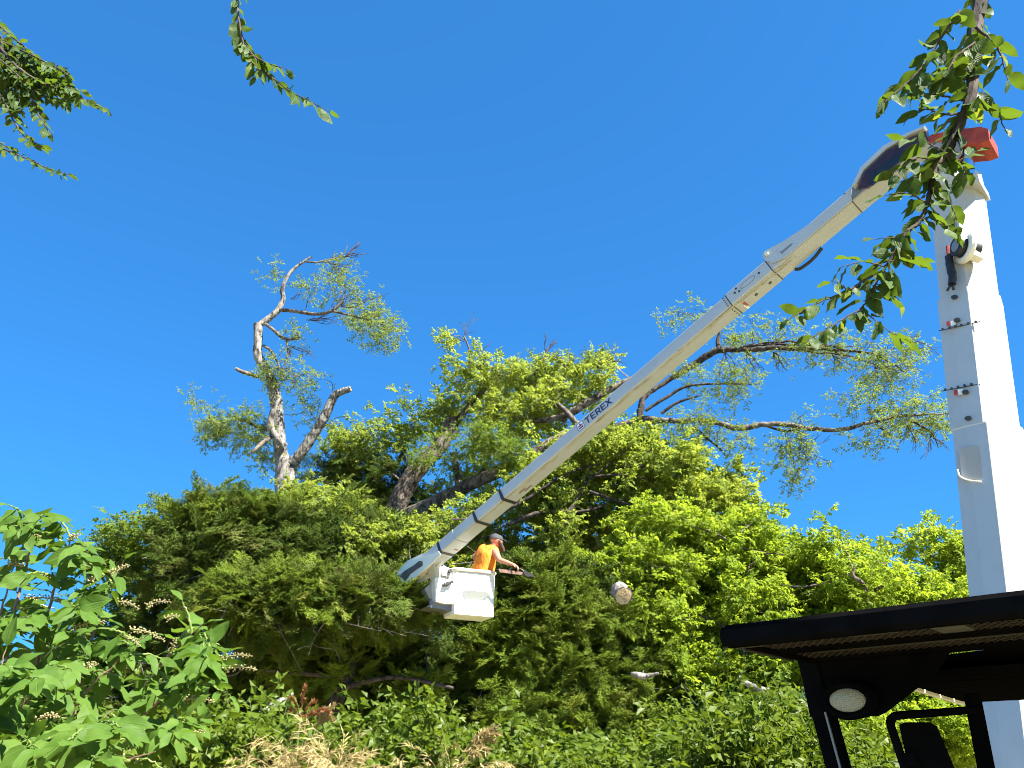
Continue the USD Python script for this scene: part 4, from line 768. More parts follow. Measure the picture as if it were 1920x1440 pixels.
# turret and truck deck (below the picture's edge)
tb = cp(-3.4, .55, -.3); tz = tb[2]
lift.add('turret', cyl((tb[0], tb[1], 1.0), (tb[0], tb[1], max(tz+.35, 1.5)), .55, 24, .42), 'boom_white', smooth=30)
deck_c = np.array([tb[0]+1.2, tb[1]+1.2, 0])
lift.add('deck', bar((tb[0]-.2, tb[1]-1.2, .92), (tb[0]+3.0, tb[1]+4.5, .92), 2.3, .16), 'boom_white')
lift.add('chassis', bar((tb[0]-.4, tb[1]-1.5, .7), (tb[0]+3.6, tb[1]+5.5, .7), .9, .25), 'black_rubber')
dv = unit([3.2, 5.7, 0]); dn = np.array([dv[1], -dv[0], 0])
for s_ in (-1, 1):
    for q in (.8, 5.2):
        c = np.array([tb[0], tb[1]-1.2, .5])+dv*q+dn*s_*1.0
        lift.add('wheel', cyl(c-dn*.14, c+dn*.14, .5, 24), 'tyre_black', smooth=30)

# ================================================================== the worker in the bucket
def bones(chains, length=.022, iters=8, extra=()):
    body = m3.Manifold()
    def ball(c, r): return m3.Manifold.sphere(float(r), 20).translate([float(x) for x in c])
    for ch in chains:
        for (a, ra), (b, rb) in zip(ch[:-1], ch[1:]): body += m3.Manifold.batch_hull([ball(a, ra), ball(b, rb)])
    for hull in extra: body += m3.Manifold.batch_hull([ball(c, r) for c, r in hull])
    v, f = vf(body.refine_to_length(length)); tm = trimesh.Trimesh(v, f, process=True)
    trimesh.smoothing.filter_taubin(tm, iterations=iters); return tm
DM = 19.42
J = lambda x, y, o=0.0: P(x, y, DM+o)
fw = unit([.82, .57, 0]); lf = np.array([-fw[1], fw[0], 0])
man = Thing('person', 'bearded worker in orange sleeveless shirt and dark cap standing in the bucket', 'person', bk(BW*.6, BD*.5, .07))
shR, elR, wrR = J(927, 1033, -.16), J(937, 1050, -.48), J(961, 1058.5, -.6)
shL, elL, wrL = J(905, 1031, .18), J(889.5, 1044, .26), J(899, 1059, .2)
hip = J(904, 1080, .0); chest = J(911, 1046, .0); nk = J(923, 1026, 0); hd = J(930, 1014, 0)
ch = [[(shR, .085), (shR*.5+elR*.5, .075), (elR, .058), (elR*.45+wrR*.55, .052), (wrR, .036)], [(shL, .085), (elL, .058), (wrL, .036)], [(chest, .15), (nk, .075), (hd, .09)], [(nk-[0, 0, .05], .085), (nk, .074)]]
head = [[(hd+[0, 0, .0], .112), (hd+fw*.07, .10), (hd+fw*.085-[0, 0, .10], .06), (hd-fw*.03+[0, 0, .03], .108)], [(hd+fw*.165-[0, 0, .02], .022), (hd+fw*.15+[0, 0, .035], .018)],
        [(hd-lf*.112-[0, 0, .01], .022), (hd-lf*.105-[0, 0, .045], .016)], [(hd+lf*.112-[0, 0, .01], .022), (hd+lf*.105-[0, 0, .045], .016)]]
def hand(w, d, palm_n, curl, hs=1.15):
    """palm along d, palm facing palm_n; four unequal curled fingers and a thumb from the palm's side."""
    d = unit(d); n = unit(palm_n-d*np.dot(palm_n, d)); s = np.cross(n, d); out = [[(w, .034), (w+d*.05*hs, .034)]]; ex = [[(w+d*.03*hs+s*.028*hs, .017), (w+d*.03*hs-s*.026*hs, .018), (w+d*.095*hs+s*.036*hs, .014), (w+d*.09*hs-s*.034*hs, .014)]]
    for k, (o, L) in enumerate(((.036, .078), (.013, .088), (-.011, .083), (-.033, .066))):
        p = w+d*.09*hs+s*o*hs; c = [(p, .0125)]; a = .25
        for q, fr_ in enumerate((.45, .32, .23)):
            a += curl*(.7 if q == 0 else 1.0); p = p+(d*math.cos(a)+n*math.sin(a))*L*fr_*hs*1.1; c.append((p, .0115-.0015*q))
        out.append(c)
    t0 = w+d*.03*hs+s*.034*hs; t1 = t0+(d*.6+s*.7+n*.25)*.045*hs; t2 = t1+(d*.85+s*.1+n*.5)*.036*hs; out.append([(t0, .017), (t1, .013), (t2, .010)])
    return out, ex
tipR = J(976, 1064, -.64); h1, e1 = hand(wrR, tipR-wrR, -ZU+.2*fw, .45); h2, e2 = hand(wrL, J(908, 1062, .1)-wrL, -ZU, .6)
man.add('body', bones(ch+h1+h2, .012, 6, head+e1+e2), 'skin', smooth=True)
tr = [[(shR+[0, 0, .0]+lf*.05, .10), (shL-lf*.05, .10), (chest+fw*.02, .19), (chest-lf*.10, .165), (chest+lf*.1, .165)], [(chest-lf*.1, .168), (chest+lf*.1, .168), (hip-lf*.11, .17), (hip+lf*.11, .17), (hip+fw*.05, .17)],
      [(nk-[0, 0, .075], .09), (shR+lf*.07+[0, 0, .015], .085), (shL-lf*.07+[0, 0, .015], .085)]]
sh = bones([], .02, 8, tr); v = np.array(sh.vertices); nz = meshkit.fbm(v*np.array([9, 9, 3.5]), 3, 4); sh.vertices = v+sh.vertex_normals*(nz[:, None]*.06)
man.add('shirt', sh, 'hi_vis_orange', smooth=True)
lg = [[(hip-lf*.09, .165), (hip+lf*.09, .165)]]; fl_ = man.base
man.add('trousers', bones([[(hip-lf*.1-[0, 0, .08], .16), (fl_-lf*.12+[0, 0, .48]+fw*.05, .095), (fl_-lf*.12+[0, 0, .1], .075)], [(hip+lf*.1-[0, 0, .08], .16), (fl_+lf*.12+[0, 0, .48]+fw*.05, .095), (fl_+lf*.12+[0, 0, .1], .075)]], .03, 6, lg), 'trousers_dark', smooth=True)
for q in (-1, 1): man.add('boot', bones([[(fl_+lf*.12*q+[0, 0, .06], .06), (fl_+lf*.12*q+fw*.17+[0, 0, .05], .05)]], .03, 4), 'black_rubber', smooth=True)
capm = m3.Manifold.batch_hull([m3.Manifold.sphere(r, 24).translate([float(x) for x in c]) for c, r in ((hd-fw*.045+ZU*.035, .124), (hd+fw*.06+ZU*.03, .118), (hd-fw*.02+ZU*.06, .108))]).trim_by_plane([0.12*fw[0], 0.12*fw[1], 1.0], float(np.dot(hd+ZU*.02, [0.12*fw[0], 0.12*fw[1], 1.0])/math.sqrt(1+.0144)))
cap = man.add('cap', capm, 'cap_grey', smooth=40)
bp_ = Polygon([(.10, -.095), (.19, -.085), (.245, -.04), (.255, 0), (.245, .04), (.19, .085), (.10, .095)]).buffer(.012)
man.add('cap_brim', prism(bp_, .012, hd+ZU*.035, unit(fw-ZU*.10), lf, np.cross(unit(fw-ZU*.10), lf)), 'cap_grey', parent=cap, smooth=30)
bd = bones([], .015, 5, [[(hd+fw*.11-ZU*.10, .066), (hd+fw*.06-ZU*.07-lf*.075, .04), (hd+fw*.06-ZU*.07+lf*.075, .04), (hd+fw*.155-ZU*.155, .056), (hd+fw*.19-ZU*.20, .042)], [(hd+fw*.01-ZU*.02-lf*.10, .026), (hd+fw*.07-ZU*.08-lf*.08, .034)], [(hd+fw*.01-ZU*.02+lf*.10, .026), (hd+fw*.07-ZU*.08+lf*.08, .034)]])
v = np.array(bd.vertices); bd.vertices = v+bd.vertex_normals*(meshkit.fbm(v*40, 3, 2)[:, None]*.02); man.add('beard', bd, 'beard_brown', smooth=True)
man.add('sunglasses', bones([], .012, 2, [[(hd+fw*.158+ZU*.014-lf*.05, .022), (hd+fw*.158+ZU*.014+lf*.05, .022), (hd+fw*.02+ZU*.012-lf*.112, .006), (hd+fw*.02+ZU*.012+lf*.112, .006)]]), 'glass_dark', smooth=True)
saw = Thing('saw', 'brown bar with a dark outer end, held under the outstretched hand beyond the rim', 'saw', J(960, 1074, -.62))
q0, q1 = J(936, 1069, -.62), J(984, 1077, -.62)
def inpl(pts, o=0.0):
    X = unit(q1-q0); Y = unit(np.cross(np.cross(X, ZU), X)); N = np.cross(X, Y); return [((hit(x, y, q0, N)-q0)@X, (hit(x, y, q0, N)-q0)@Y) for x, y in pts], X, Y, N
pts, X, Y, N = inpl([(936, 1067.5), (984, 1074.5), (985, 1078), (938, 1072)]); saw.add('bar', prism(Polygon(pts).buffer(.012), .02, q0-N*.01, X, Y, N), 'saw_brown')
pts, *_ = inpl([(982, 1073.5), (986, 1072.5), (990, 1075.5), (995, 1077), (1001, 1082), (994, 1080.5), (990, 1081.5), (986, 1079)]); saw.add('body', prism(Polygon(pts).buffer(.015), .14, q0-N*.07, X, Y, N), 'black_rubber', smooth=30)
saw.add('handle', tube(spline([J(953, 1071, -.62), J(958, 1066, -.62), J(968, 1065.5, -.62), J(978, 1068, -.62), J(984, 1073, -.62)], 5), .016, 8), 'black_rubber', smooth=40)

# ================================================================== log falling
rl = np.random.default_rng(31)
lc = P(1166, 1112, 18.2); la_, lb_ = P(1159, 1105, 18.45), P(1172, 1121, 18.0); ld = unit(lb_-la_); lb_ = la_+ld*.42
log = Thing('falling_log', 'short cut log with pale end tumbling through the air right of the worker', 'log', lc)
kk = np.linspace(0, 1, 9); lp = la_+np.outer(kk, lb_-la_); lr = .175+.02*np.sin(kk*7)+rl.normal(0, .008, 9); lr[0] *= .72; lr[1] *= .95
log.add('bark', tube(lp, lr, 18, .16, rl), 'bark_grey', smooth=40)
e = lb_+ld*.012; th = np.linspace(0, 2*np.pi, 19)[:-1]; Rm = frame(ld); rr = lr[-1]*.9*(1+rl.normal(0, .06, 18))
ev = np.vstack([[e+ld*.03+Rm[:, 1]*.03], e+np.outer(np.cos(th)*rr, Rm[:, 1])+np.outer(np.sin(th)*rr, Rm[:, 2]), lb_-ld*.03+np.outer(np.cos(th)*rr, Rm[:, 1])+np.outer(np.sin(th)*rr, Rm[:, 2])])
log.add('cut_end', (ev, np.array([[0, 1+i, 1+(i+1) % 18] for i in range(18)]+[[1+i, 19+i, 1+(i+1) % 18] for i in range(18)]+[[19+i, 19+(i+1) % 18, 1+(i+1) % 18] for i in range(18)])), 'wood_cut', smooth=40)
for (pts, lab) in (([(1386, 1270, 19.2, 4), (1405, 1284, 19, 5.5), (1440, 1297, 18.8, 6), (1475, 1310, 18.6, 5.5), (1516, 1326, 18.4, 5)], 'pale dead branch caught in the greenery beside the canopy post'), ([(1184, 1263, 19, 3), (1196, 1266, 18.9, 6), (1212, 1268, 18.9, 5), (1235, 1262, 18.8, 2)], 'short pale broken branch lodged in the green sprays below the falling log'),
                   ([(430, 1385, 15, 3), (480, 1345, 15.2, 5), (520, 1318, 15.4, 5.5), (548, 1300, 15.6, 4)], 'grey dead limb lying in the shade under the front cedar')):
    b = Thing('dead_branch', lab, 'branch', P(*pts[0][:3])); sp = spline([[*P(a, c, d), r*mpp(a, c, d)] for a, c, d, r in pts], 6); b.add('limb', tube(sp[:, :3], sp[:, 3], 9, .2, rl), 'bark_grey', smooth=35)
    e_ = sp[len(sp)//2, :3]; b.add('stub', tube(np.array([e_, e_+[.05, 0, .12]]), [.02, .01], 6), 'bark_grey')

# ================================================================== black canopied machine, lower right
ZC = 2.33
def zhit(px, py, z): return hit(px, py, (0, 0, z), np.array([0, 0, 1.0]))
K0, K1 = zhit(1356, 1174, ZC), zhit(1824, 1118, ZC)
E1 = unit(K1-K0); E2 = np.array([-E1[1], E1[0], 0]); E2 = -E2 if E2[1] < 0 else E2
mach = Thing('work_machine', 'black steel canopy with mesh roof, lamp and mirror of a work machine, lower right', 'machine', (K0[0]+.9, K0[1]+.6, 0))
def kp(a, b, z): return np.array([K0[0], K0[1], 0])+E1*a+E2*b+ZU*z
CLN, CDP = 2.05, 1.15
ZP = 2.258
def kbar(a0, b0, z0, a1, b1, z1, w, h, mat='machine_black', name='roof_beam', parent=None): return mach.add(name, bar(kp(a0, b0, z0), kp(a1, b1, z1), w, h), mat, smooth=30, parent=parent)
zf = ZC-.05
fv = prism(Polygon([(0, -.05), (.03, -.052), (.035, .045), (.02, .05), (-.01, .05), (-.025, .03), (-.025, -.03)]).buffer(.004), CLN, kp(0, .03, zf), E2, ZU, E1)
roof = mach.add('fascia', fv, 'machine_black', smooth=30)
mach.add('fascia_end', bones([], .02, 4, [[(kp(-.01, .03, zf+.022), .026), (kp(-.01, .03, zf-.022), .026), (kp(.03, .03, zf+.022), .026), (kp(.03, .03, zf-.022), .026)]]), 'machine_black', smooth=40)
kbar(.03, .06, zf-.005, .03, 1.2, zf-.005, .05, .075)
kbar(.03, .55, ZP+.012, CLN, .55, ZP+.012, .16, .05); kbar(1.0, .05, ZP+.02, 1.0, .47, ZP+.02, .15, .05, 'machine_worn'); kbar(.03, 1.02, ZP+.01, CLN, 1.02, ZP+.01, .14, .06)
kbar(CLN, .06, zf, CLN, 3.2, zf, .05, .085)
kbar(.02, .08, zf-.052, .18, .08, zf-.052, .03, .008, 'machine_worn', 'worn_edge'); kbar(.003, .2, zf-.045, .003, .8, zf-.045, .014, .014, 'machine_worn', 'worn_edge'); kbar(.62, .08, zf-.052, .84, .08, zf-.052, .02, .008, 'machine_worn', 'worn_edge'); kbar(.2, .64, ZP-.012, CLN, .64, ZP-.012, .01, .01, 'machine_worn', 'worn_edge')
# expanded-metal panels: crossing diagonal strands
def lattice(a0, a1, b0, b1, z, step=.044):
    rec = sbox(a0, b0, a1, b1); out = []
    for sgn in (1, -1):
        for c in np.arange(a0-(b1-b0)*1.2, a1+(b1-b0)*1.2, step):
            l = LineString([(c, b0), (c+sgn*(b1-b0)*.6, b1)]).intersection(rec)
            if l.length > .02:
                (x0, y0), (x1, y1) = l.coords[0], l.coords[-1]; out.append(tube(np.array([kp(x0, y0, z+.002*sgn), kp(x1, y1, z+.002*sgn)]), .0045, 4))
    return join(out)
for i, (a0, a1, b0, b1) in enumerate(((.06, .92, .06, .468), (1.08, CLN-.03, .06, .468), (.06, CLN-.03, .635, .945))):
    mach.add('mesh_panel', lattice(a0, a1, b0, b1, ZP), 'mesh_rust', kind='stuff')
mach.add('roof_plate', bar(kp(CLN/2, .05, zf+.045), kp(CLN/2, 1.25, zf+.045), CLN-.02, .012), 'machine_black')
mach.add('roof_plate', bar(kp(CLN/2+.1, 1.08, 2.24), kp(CLN/2+.25, 1.5, 2.15), CLN-.2, .012), 'machine_black')
# slats to the rear under the roof
for i, b in enumerate((1.35, 1.78, 2.2, 2.62, 3.04)):
    kbar(.36-.02*i, b, 2.15, CLN+.6, b, 2.15, .385, .03, name='slat')
kbar(.36, 1.62, 2.13, .25, 3.2, 2.13, .03, .03, 'rim_cream', 'side_strip'); kbar(CLN+.5, 1.1, 2.2, CLN+.5, 3.2, 2.2, .06, .08)
# gusset plate, post, lamp
BP = 1.03; pn0 = kp(0, BP, 0); NP = -E2
def gp(pts, th, o, mat, name, parent=None, sm=False, rnd=.008):
    q = [hit(x, y, pn0+NP*o, NP)-pn0 for x, y in pts]; pl = Polygon([(np.dot(v, E1), v[2]) for v in q]).buffer(rnd).buffer(-rnd*.6)
    return mach.add(name, prism(pl, th, pn0+NP*(o-th), E1, ZU, np.cross(E1, ZU)) if np.dot(np.cross(E1, ZU), NP) > 0 else prism(pl, th, pn0+NP*o, E1, ZU, np.cross(E1, ZU)), mat, parent=parent, smooth=sm)
gp([(1498, 1240), (1540, 1212), (1800, 1190), (1752, 1262), (1660, 1334), (1645, 1341), (1570, 1344), (1520, 1344)], .02, .0, 'machine_black', 'gusset_plate')
def gw(px, py, o=0): return hit(px, py, pn0+NP*o, NP)
tp, bt = gw(1518, 1238, -.03), gw(1574, 1445, -.03); dn_ = unit(bt-tp)
mach.add('post', bar(tp-dn_*.08, bt+dn_*.1, .12, .09, up=E2), 'machine_black', smooth=30); mach.add('post_edge', bar(tp+dn_*.30+E1*.035+NP*.065, bt+E1*.035+NP*.065, .012, .012, up=E2), 'steel_grey')
mach.add('post_foot', bar(bt, bt+dn_*.9, .16, .14, up=E2), 'machine_black')
lo = gw(1595, 1312, .05); lax = unit(NP+.12*ZU*-1); 
LX = unit(np.cross(lax, ZU)); LY = np.cross(lax, LX); LX = -LX if LX@E1 < 0 else LX; LY = np.cross(lax, LX)
def oval(rx, ry, z0, z1, mat, name, parent=None):
    return mach.add(name, prism(affinity.scale(Point(0, 0).buffer(1, quad_segs=10), rx, ry), z1-z0, lo+lax*z0, LX, LY, lax), mat, parent=parent, smooth=40)
lamp = oval(.155, .105, -.09, .05, 'machine_black', 'lamp')
mach.add('lamp_ring', tube(np.array([lo+lax*.05+np.cos(a)*LX*.125+np.sin(a)*LY*.082 for a in np.linspace(0, 2*np.pi, 29)]), .02, 8), 'machine_black', smooth=50, parent=lamp)
lens = trimesh.creation.uv_sphere(1, count=[12, 24]); v = np.array(lens.vertices)
mach.add('lamp_lens', (lo+lax*.048+v[:, :1]*LX*.105+v[:, 1:2]*LY*.064+v[:, 2:3]*lax*.02, np.array(lens.faces)), 'lamp_lens', smooth=True, parent=lamp)
# mirror on a bent arm
MD = 4.6
mp = [P(x, y, d) for x, y, d in ((1835, 1330, 4.9), (1760, 1336, 4.75), (1690, 1341, MD), (1674, 1346, MD), (1670, 1358, MD), (1682, 1396, MD), (1700, 1450, MD))]
arm = mach.add('mirror_arm', tube(spline(mp, 6), .021, 10), 'machine_black', smooth=40)
mq = P(1735, 1405, MD); mn = unit(EYE-mq+np.array([-.6, 0, 0])); mX = unit(np.cross(ZU, mn)); mY = np.cross(mn, mX)
qs = [hit(x, y, mq, mn)-mq for x, y in ((1690, 1362), (1697, 1358), (1742, 1358), (1752, 1364), (1792, 1460), (1712, 1460))]
pl = Polygon([(np.dot(v, mX), np.dot(v, mY)) for v in qs]).buffer(.015).buffer(-.005)
mir = mach.add('mirror', prism(pl, .05, mq-mn*.05, mX, mY, mn), 'machine_black', smooth=30); mach.add('mirror_clamp', bar(P(1690, 1424, MD), P(1712, 1424, MD), .05, .06), 'machine_black', parent=mir)
mach.add('post', bar(P(1822, 1300, 5.1), P(1850, 1445, 5.1), .07, .07), 'machine_black', smooth=30)
# body below the picture
mach.add('hull', bar(kp(.1, .9, .75), kp(2.1, .9, .75), 1.5, .9), 'machine_black', smooth=30)
for q in (.15, 1.75):
    for b in (.05, 1.6): c = kp(q+.2, b, .42); mach.add('wheel', cyl(c-E2*.14, c+E2*.14, .42, 24), 'tyre_black', smooth=30)

# ================================================================== overhanging branches near the eye
def nleaf(L, Wd, rng, fold=.2, droop=.18, serr=0.0):
    t = np.array([.0, .10, .26, .45, .65, .84, 1.0]); w = Wd/2*np.sin(np.pi*np.clip(t, 0, 1)**.82)**.72
    tw = rng.normal(0, .12); V = [[0, 0, 0]]; z = -droop*L*t**1.8+rng.normal(0, .006*L, 7)
    for i in range(1, 6):
        wl, wr = w[i]*(1+rng.normal(0, .07)), w[i]*(1+rng.normal(0, .07)); zl, zr = fold*w[i]*(1+tw)+rng.normal(0, .05)*w[i], fold*w[i]*(1-tw)+rng.normal(0, .05)*w[i]
        V += [[t[i]*L-serr*L*.02, wl, z[i]+zl], [t[i]*L, 0, z[i]], [t[i]*L-serr*L*.02, -wr, z[i]+zr]]
    V.append([L, 0, z[6]]); F = [[0, 2, 1], [0, 3, 2]]
    for i in range(4):
        a = 1+3*i; b = a+3; F += [[a, a+1, b+1], [a, b+1, b], [a+1, a+2, b+2], [a+1, b+2, b+1]]
    F += [[13, 14, 16], [14, 15, 16]]; v = np.array(V); return v, np.array(F)
LEAF_UV = np.array([[0, 0]]+[q for t in (.10, .26, .45, .65, .84) for q in ((t, 1), (t, 0), (t, -1))]+[[1, 0]], float)
def leafy(thing, paths, seed, leaf_px, gap_px, mats, stem_mat='twig_dark', ratio=.52, hangy=.35, skip=.0, pet=.12, partname='leaf', both=True, facing=None, cap=290):
    """stems along pixel paths (px, py, distance, radius px); single leaves, each its own mesh, alternate along them."""
    rng = np.random.default_rng(seed); n = 0; more = []
    for path in paths:
        sp = spline([[*P(a, b, d), r*mpp(a, b, d)] for a, b, d, r in path], 8); p3 = sp[:, :3]; p3 = p3+rng.normal(0, .0015, p3.shape)
        thing.add('stem', tube(p3, sp[:, 3], 7, .1, rng), stem_mat, smooth=40)
        px = proj(p3); seg = np.r_[0, np.cumsum(np.linalg.norm(np.diff(p3, axis=0), axis=1))]; k = mpp(*path[len(path)//2][:3]); gap = gap_px*k
        s0 = skip*seg[-1]; m = max(1, int((seg[-1]-s0)/gap))
        for i in range(m+1):
            if n >= cap: break
            s_ = min(seg[-1], s0+(i+rng.uniform(-.3, .3))*gap) if i < m else seg[-1]; s_ = max(0, s_); j = min(np.searchsorted(seg, s_), len(seg)-1); j = max(j, 1)
            q = p3[j-1]+(p3[j]-p3[j-1])*((s_-seg[j-1])/(seg[j]-seg[j-1]+1e-9)); tan = unit(p3[j]-p3[j-1])
            side = unit(np.cross(tan, unit(np.array([0, -.5, .85])+rng.normal(0, .35, 3))))*(1 if i % 2 else -1)
            d = unit(tan*rng.uniform(.25, .8)+side*rng.uniform(.5, 1.1)-ZU*hangy*rng.uniform(.2, 1.6)); d = unit(tan*.9-ZU*.3+rng.normal(0, .2, 3)) if i == m else d
            up = np.array([0, 0, 1.0])+rng.normal(0, .5, 3)
            if facing is not None: up = up*.6+facing*rng.uniform(-.2, 1.0)
            L = leaf_px*k*rng.uniform(.68, 1.2)*(.75 if i == m else 1); Wd = L*ratio*rng.uniform(.8, 1.15)
            v, f = nleaf(L, Wd, rng, rng.uniform(.02, .45), rng.uniform(0, .4), 1.0); R_ = frame(d, up); o = q+d*L*pet
            pt = tube(np.array([q, o]), .028*L, 3, cap=False); uv = np.vstack([LEAF_UV, np.tile([.05, 0], (len(pt[0]), 1))]); v[:, 2] += np.sin(LEAF_UV[:, 0]*rng.uniform(6, 13)+rng.uniform(0, 6))*LEAF_UV[:, 1]*Wd*.09; mesh = join([(v@R_.T+o, f), pt])
            mt = mats[rng.integers(0, len(mats))]; thing.leaves = getattr(thing, 'leaves', 0)+1; n += 1
            if thing.leaves <= 296: thing.add(partname, mesh, mt, smooth=True, uv=uv)
            else: more.append((mesh, uv))
    if more:
        thing.add('small_leaves', join([m_ for m_, u in more]), mats[0], smooth=True, uv=np.vstack([u for m_, u in more]), kind='stuff')
    return n
NM = ['leaf_near']*11+['leaf_near_yellow']
D = 2.9
br = ob1 = Thing('overhanging_branch', 'big-leaved branch hanging down across the white boom post at the upper right', 'branch', P(1840, -60, D))
leafy(br, [[(1850, -60, D+.2, 14), (1830, 60, D+.1, 12), (1822, 170, D, 11), (1800, 232, D, 9.5), (1784, 262, D, 8)]], 201, 50, 17, NM, 'bark_dark')
leafy(br, [[(1790, 245, D, 8), (1778, 285, D, 7.5), (1758, 310, D, 6.5), (1746, 345, D, 5.5), (1738, 385, D, 4.6), (1722, 418, D, 4), (1698, 437, D, 3.4), (1680, 470, D, 2.8), (1655, 510, D, 2.4), (1640, 535, D, 2.1), (1630, 560, D, 1.9), (1613, 580, D, 1.6)]], 202, 48, 9.5, NM, 'bark_dark')
leafy(br, [[(1640, 512, D, 1.9), (1590, 545, D, 1.7), (1540, 565, D, 1.4), (1510, 580, D, 1.1), (1482, 598, D, .7)], [(1613, 580, D, 1.5), (1580, 598, D, 1.4), (1545, 620, D, 1.1), (1512, 640, D, .7)], [(1613, 578, D, 1.4), (1640, 600, D, 1.1), (1665, 620, D, .9), (1705, 640, D, .5)], [(1640, 505, D, 1.2), (1660, 520, D, 1), (1672, 535, D, .6)], [(1636, 535, D, 1), (1660, 545, D, .9), (1685, 560, D, .6)],
           [(1592, 545, D, 1), (1575, 532, D, .8), (1560, 527, D, .5)]], 203, 37, 12, NM, 'twig_dark')
leafy(br, [[(1725, 415, D, 2), (1750, 405, D, 1.8), (1776, 425, D, 1.5), (1790, 440, D, 1)], [(1745, 350, D, 2), (1775, 372, D, 1.6), (1790, 400, D, 1.2), (1795, 422, D, .8)], [(1738, 380, D, 1.8), (1700, 362, D, 1.3), (1660, 366, D, .8)], [(1760, 300, D, 2), (1720, 296, D, 1.6), (1685, 318, D, 1), (1672, 325, D, .6)], [(1772, 285, D, 2), (1735, 268, D, 1.4), (1700, 262, D, .8)], [(1770, 300, D, 2), (1800, 300, D, 1.5), (1830, 285, D, .8)],
           [(1755, 320, D, 2), (1722, 330, D, 1.3), (1690, 340, D, .7)], [(1775, 290, D, 2), (1810, 320, D, 1.4), (1795, 340, D, .8)], [(1700, 436, D, 1.5), (1675, 445, D, 1.2), (1640, 448, D, .6)], [(1668, 490, D, 1.5), (1700, 485, D, 1.1), (1725, 490, D, .6)], [(1660, 500, D, 1.5), (1620, 490, D, 1.2), (1580, 500, D, .7)]], 204, 45, 14, NM, 'twig_dark')
leafy(br, [[(1800, 20, D, 3), (1765, 70, D, 2.2), (1730, 125, D, 1.8), (1695, 160, D, 1.4), (1660, 190, D, .8)], [(1820, 190, D, 3), (1780, 182, D, 2), (1735, 175, D, 1.2), (1712, 182, D, .8)], [(1812, 210, D, 3), (1775, 215, D, 2), (1735, 205, D, 1.2), (1715, 212, D, .8)], [(1825, 140, D, 3), (1785, 132, D, 2), (1750, 140, D, 1.2), (1728, 152, D, .8)], [(1828, 80, D, 3), (1790, 110, D, 2), (1770, 150, D, 1)], [(1828, 50, D, 3), (1870, 90, D, 2), (1890, 150, D, 1)], [(1822, 180, D, 3), (1860, 200, D, 2), (1885, 240, D, 1)]], 205, 47, 12.5, NM, 'twig_dark')
D = 4.6
NM2 = ['leaf_near']
br = ob2 = Thing('overhanging_branch', 'dense small-leaved branch reaching in from the upper left corner', 'branch', P(-120, -60, D))
leafy(br, [[(-120, -60, D, 8), (-60, 20, D, 6), (0, 90, D, 4), (40, 132, D, 3), (85, 158, D, 2), (122, 174, D, 1.5), (165, 190, D, 1), (200, 205, D, .6)], [(10, 100, D, 2.5), (60, 130, D+.1, 1.6), (100, 150, D+.1, 1), (128, 165, D, .6)], [(0, 80, D, 2.5), (50, 110, D+.2, 1.6), (85, 128, D+.2, .8)], [(20, 120, D, 3), (55, 175, D, 1.8), (70, 210, D, 1.4), (96, 255, D, .7)], [(-40, 130, D, 3), (5, 185, D, 2), (25, 225, D, 1.6), (45, 255, D, 1.2), (82, 275, D, .6)], [(60, 155, D, 1.5), (110, 160, D, 1.1), (165, 175, D, .5)]], 211, 22, 5.5, NM2, 'twig_dark')
leafy(br, [[(-120+k*6, 20+(k*29 % 60), D+(k % 3)*.15-.1, 2.0), (-20+k*8, 110+(k*23 % 70), D+(k % 4)*.12, 1.3), (12+k*7.5, 150+(k*37 % 80)-k*2.2, D, .7)] for k in range(18)], 212, 23, 7, NM2, 'twig_dark', cap=900)
br = ob3 = Thing('overhanging_branch', 'thin leafy twig drooping along the left edge, lowest of the upper-left greenery', 'branch', P(-120, 200, D))
leafy(br, [[(-120, 200, D, 3), (-30, 265, D, 2), (20, 285, D, 1.4), (60, 302, D, 1.1), (95, 318, D, .8), (132, 327, D, .5)], [(-40, 250, D, 1.4), (0, 268, D, 1), (18, 280, D, .6)]], 213, 18, 6, NM2, 'twig_dark')
D = 4.0
br = ob4 = Thing('overhanging_branch', 'single leafy twig dipping from the top edge against open blue sky', 'branch', P(440, -60, D))
leafy(br, [[(440, -60, D, 3), (448, 40, D, 2.4), (468, 112, D, 2), (508, 144, D, 1.6), (545, 172, D, 1.2), (580, 190, D, .9), (616, 208, D, .5)], [(455, 75, D, 1.5), (480, 115, D, 1.2), (480, 142, D, .6)], [(460, 95, D, 1.5), (500, 118, D, 1.2), (535, 128, D, .6)]], 214, 34, 10, NM2, 'twig_dark', hangy=.7)

# where those branches come from, outside the picture
def lead(thing, start, r0, mids, end, r1, part='limb'):
    sp = spline([[*start, r0]]+[[*m, r0+(r1-r0)*(i+1)/(len(mids)+1)] for i, m in enumerate(mids)]+[[*end, r1]], 8); thing.add(part, tube(sp[:, :3], sp[:, 3], 10, .12, np.random.default_rng(3)), 'bark_brown', smooth=40)
a = P(1850, -60, 3.1); lead(ob1, a, 14*mpp(1850, -60, 3.1), [a+[.9, -.3, .9]], (4.6, 1.4, 6.6), .11); lead(ob1, (4.75, 1.3, -.1), .24, [(4.7, 1.35, 3.2)], (4.55, 1.4, 7.6), .12, 'trunk')
a = P(-120, -60, 4.6); lead(ob2, a, .024, [a+[-.8, .1, .5]], (-5.6, 4.4, 7.2), .09); lead(ob2, (-5.9, 4.3, -.1), .26, [(-5.75, 4.35, 3.6)], (-5.6, 4.4, 8.6), .12, 'trunk')
a = P(-120, 200, 4.6); lead(ob3, a, .009, [a+[-.7, .05, .2]], (-5.6, 4.4, 6.0), .05)
a = P(440, -60, 4.0); lead(ob4, a, .0085, [a+[-.7, .1, .9]], (-5.55, 4.4, 8.2), .06)

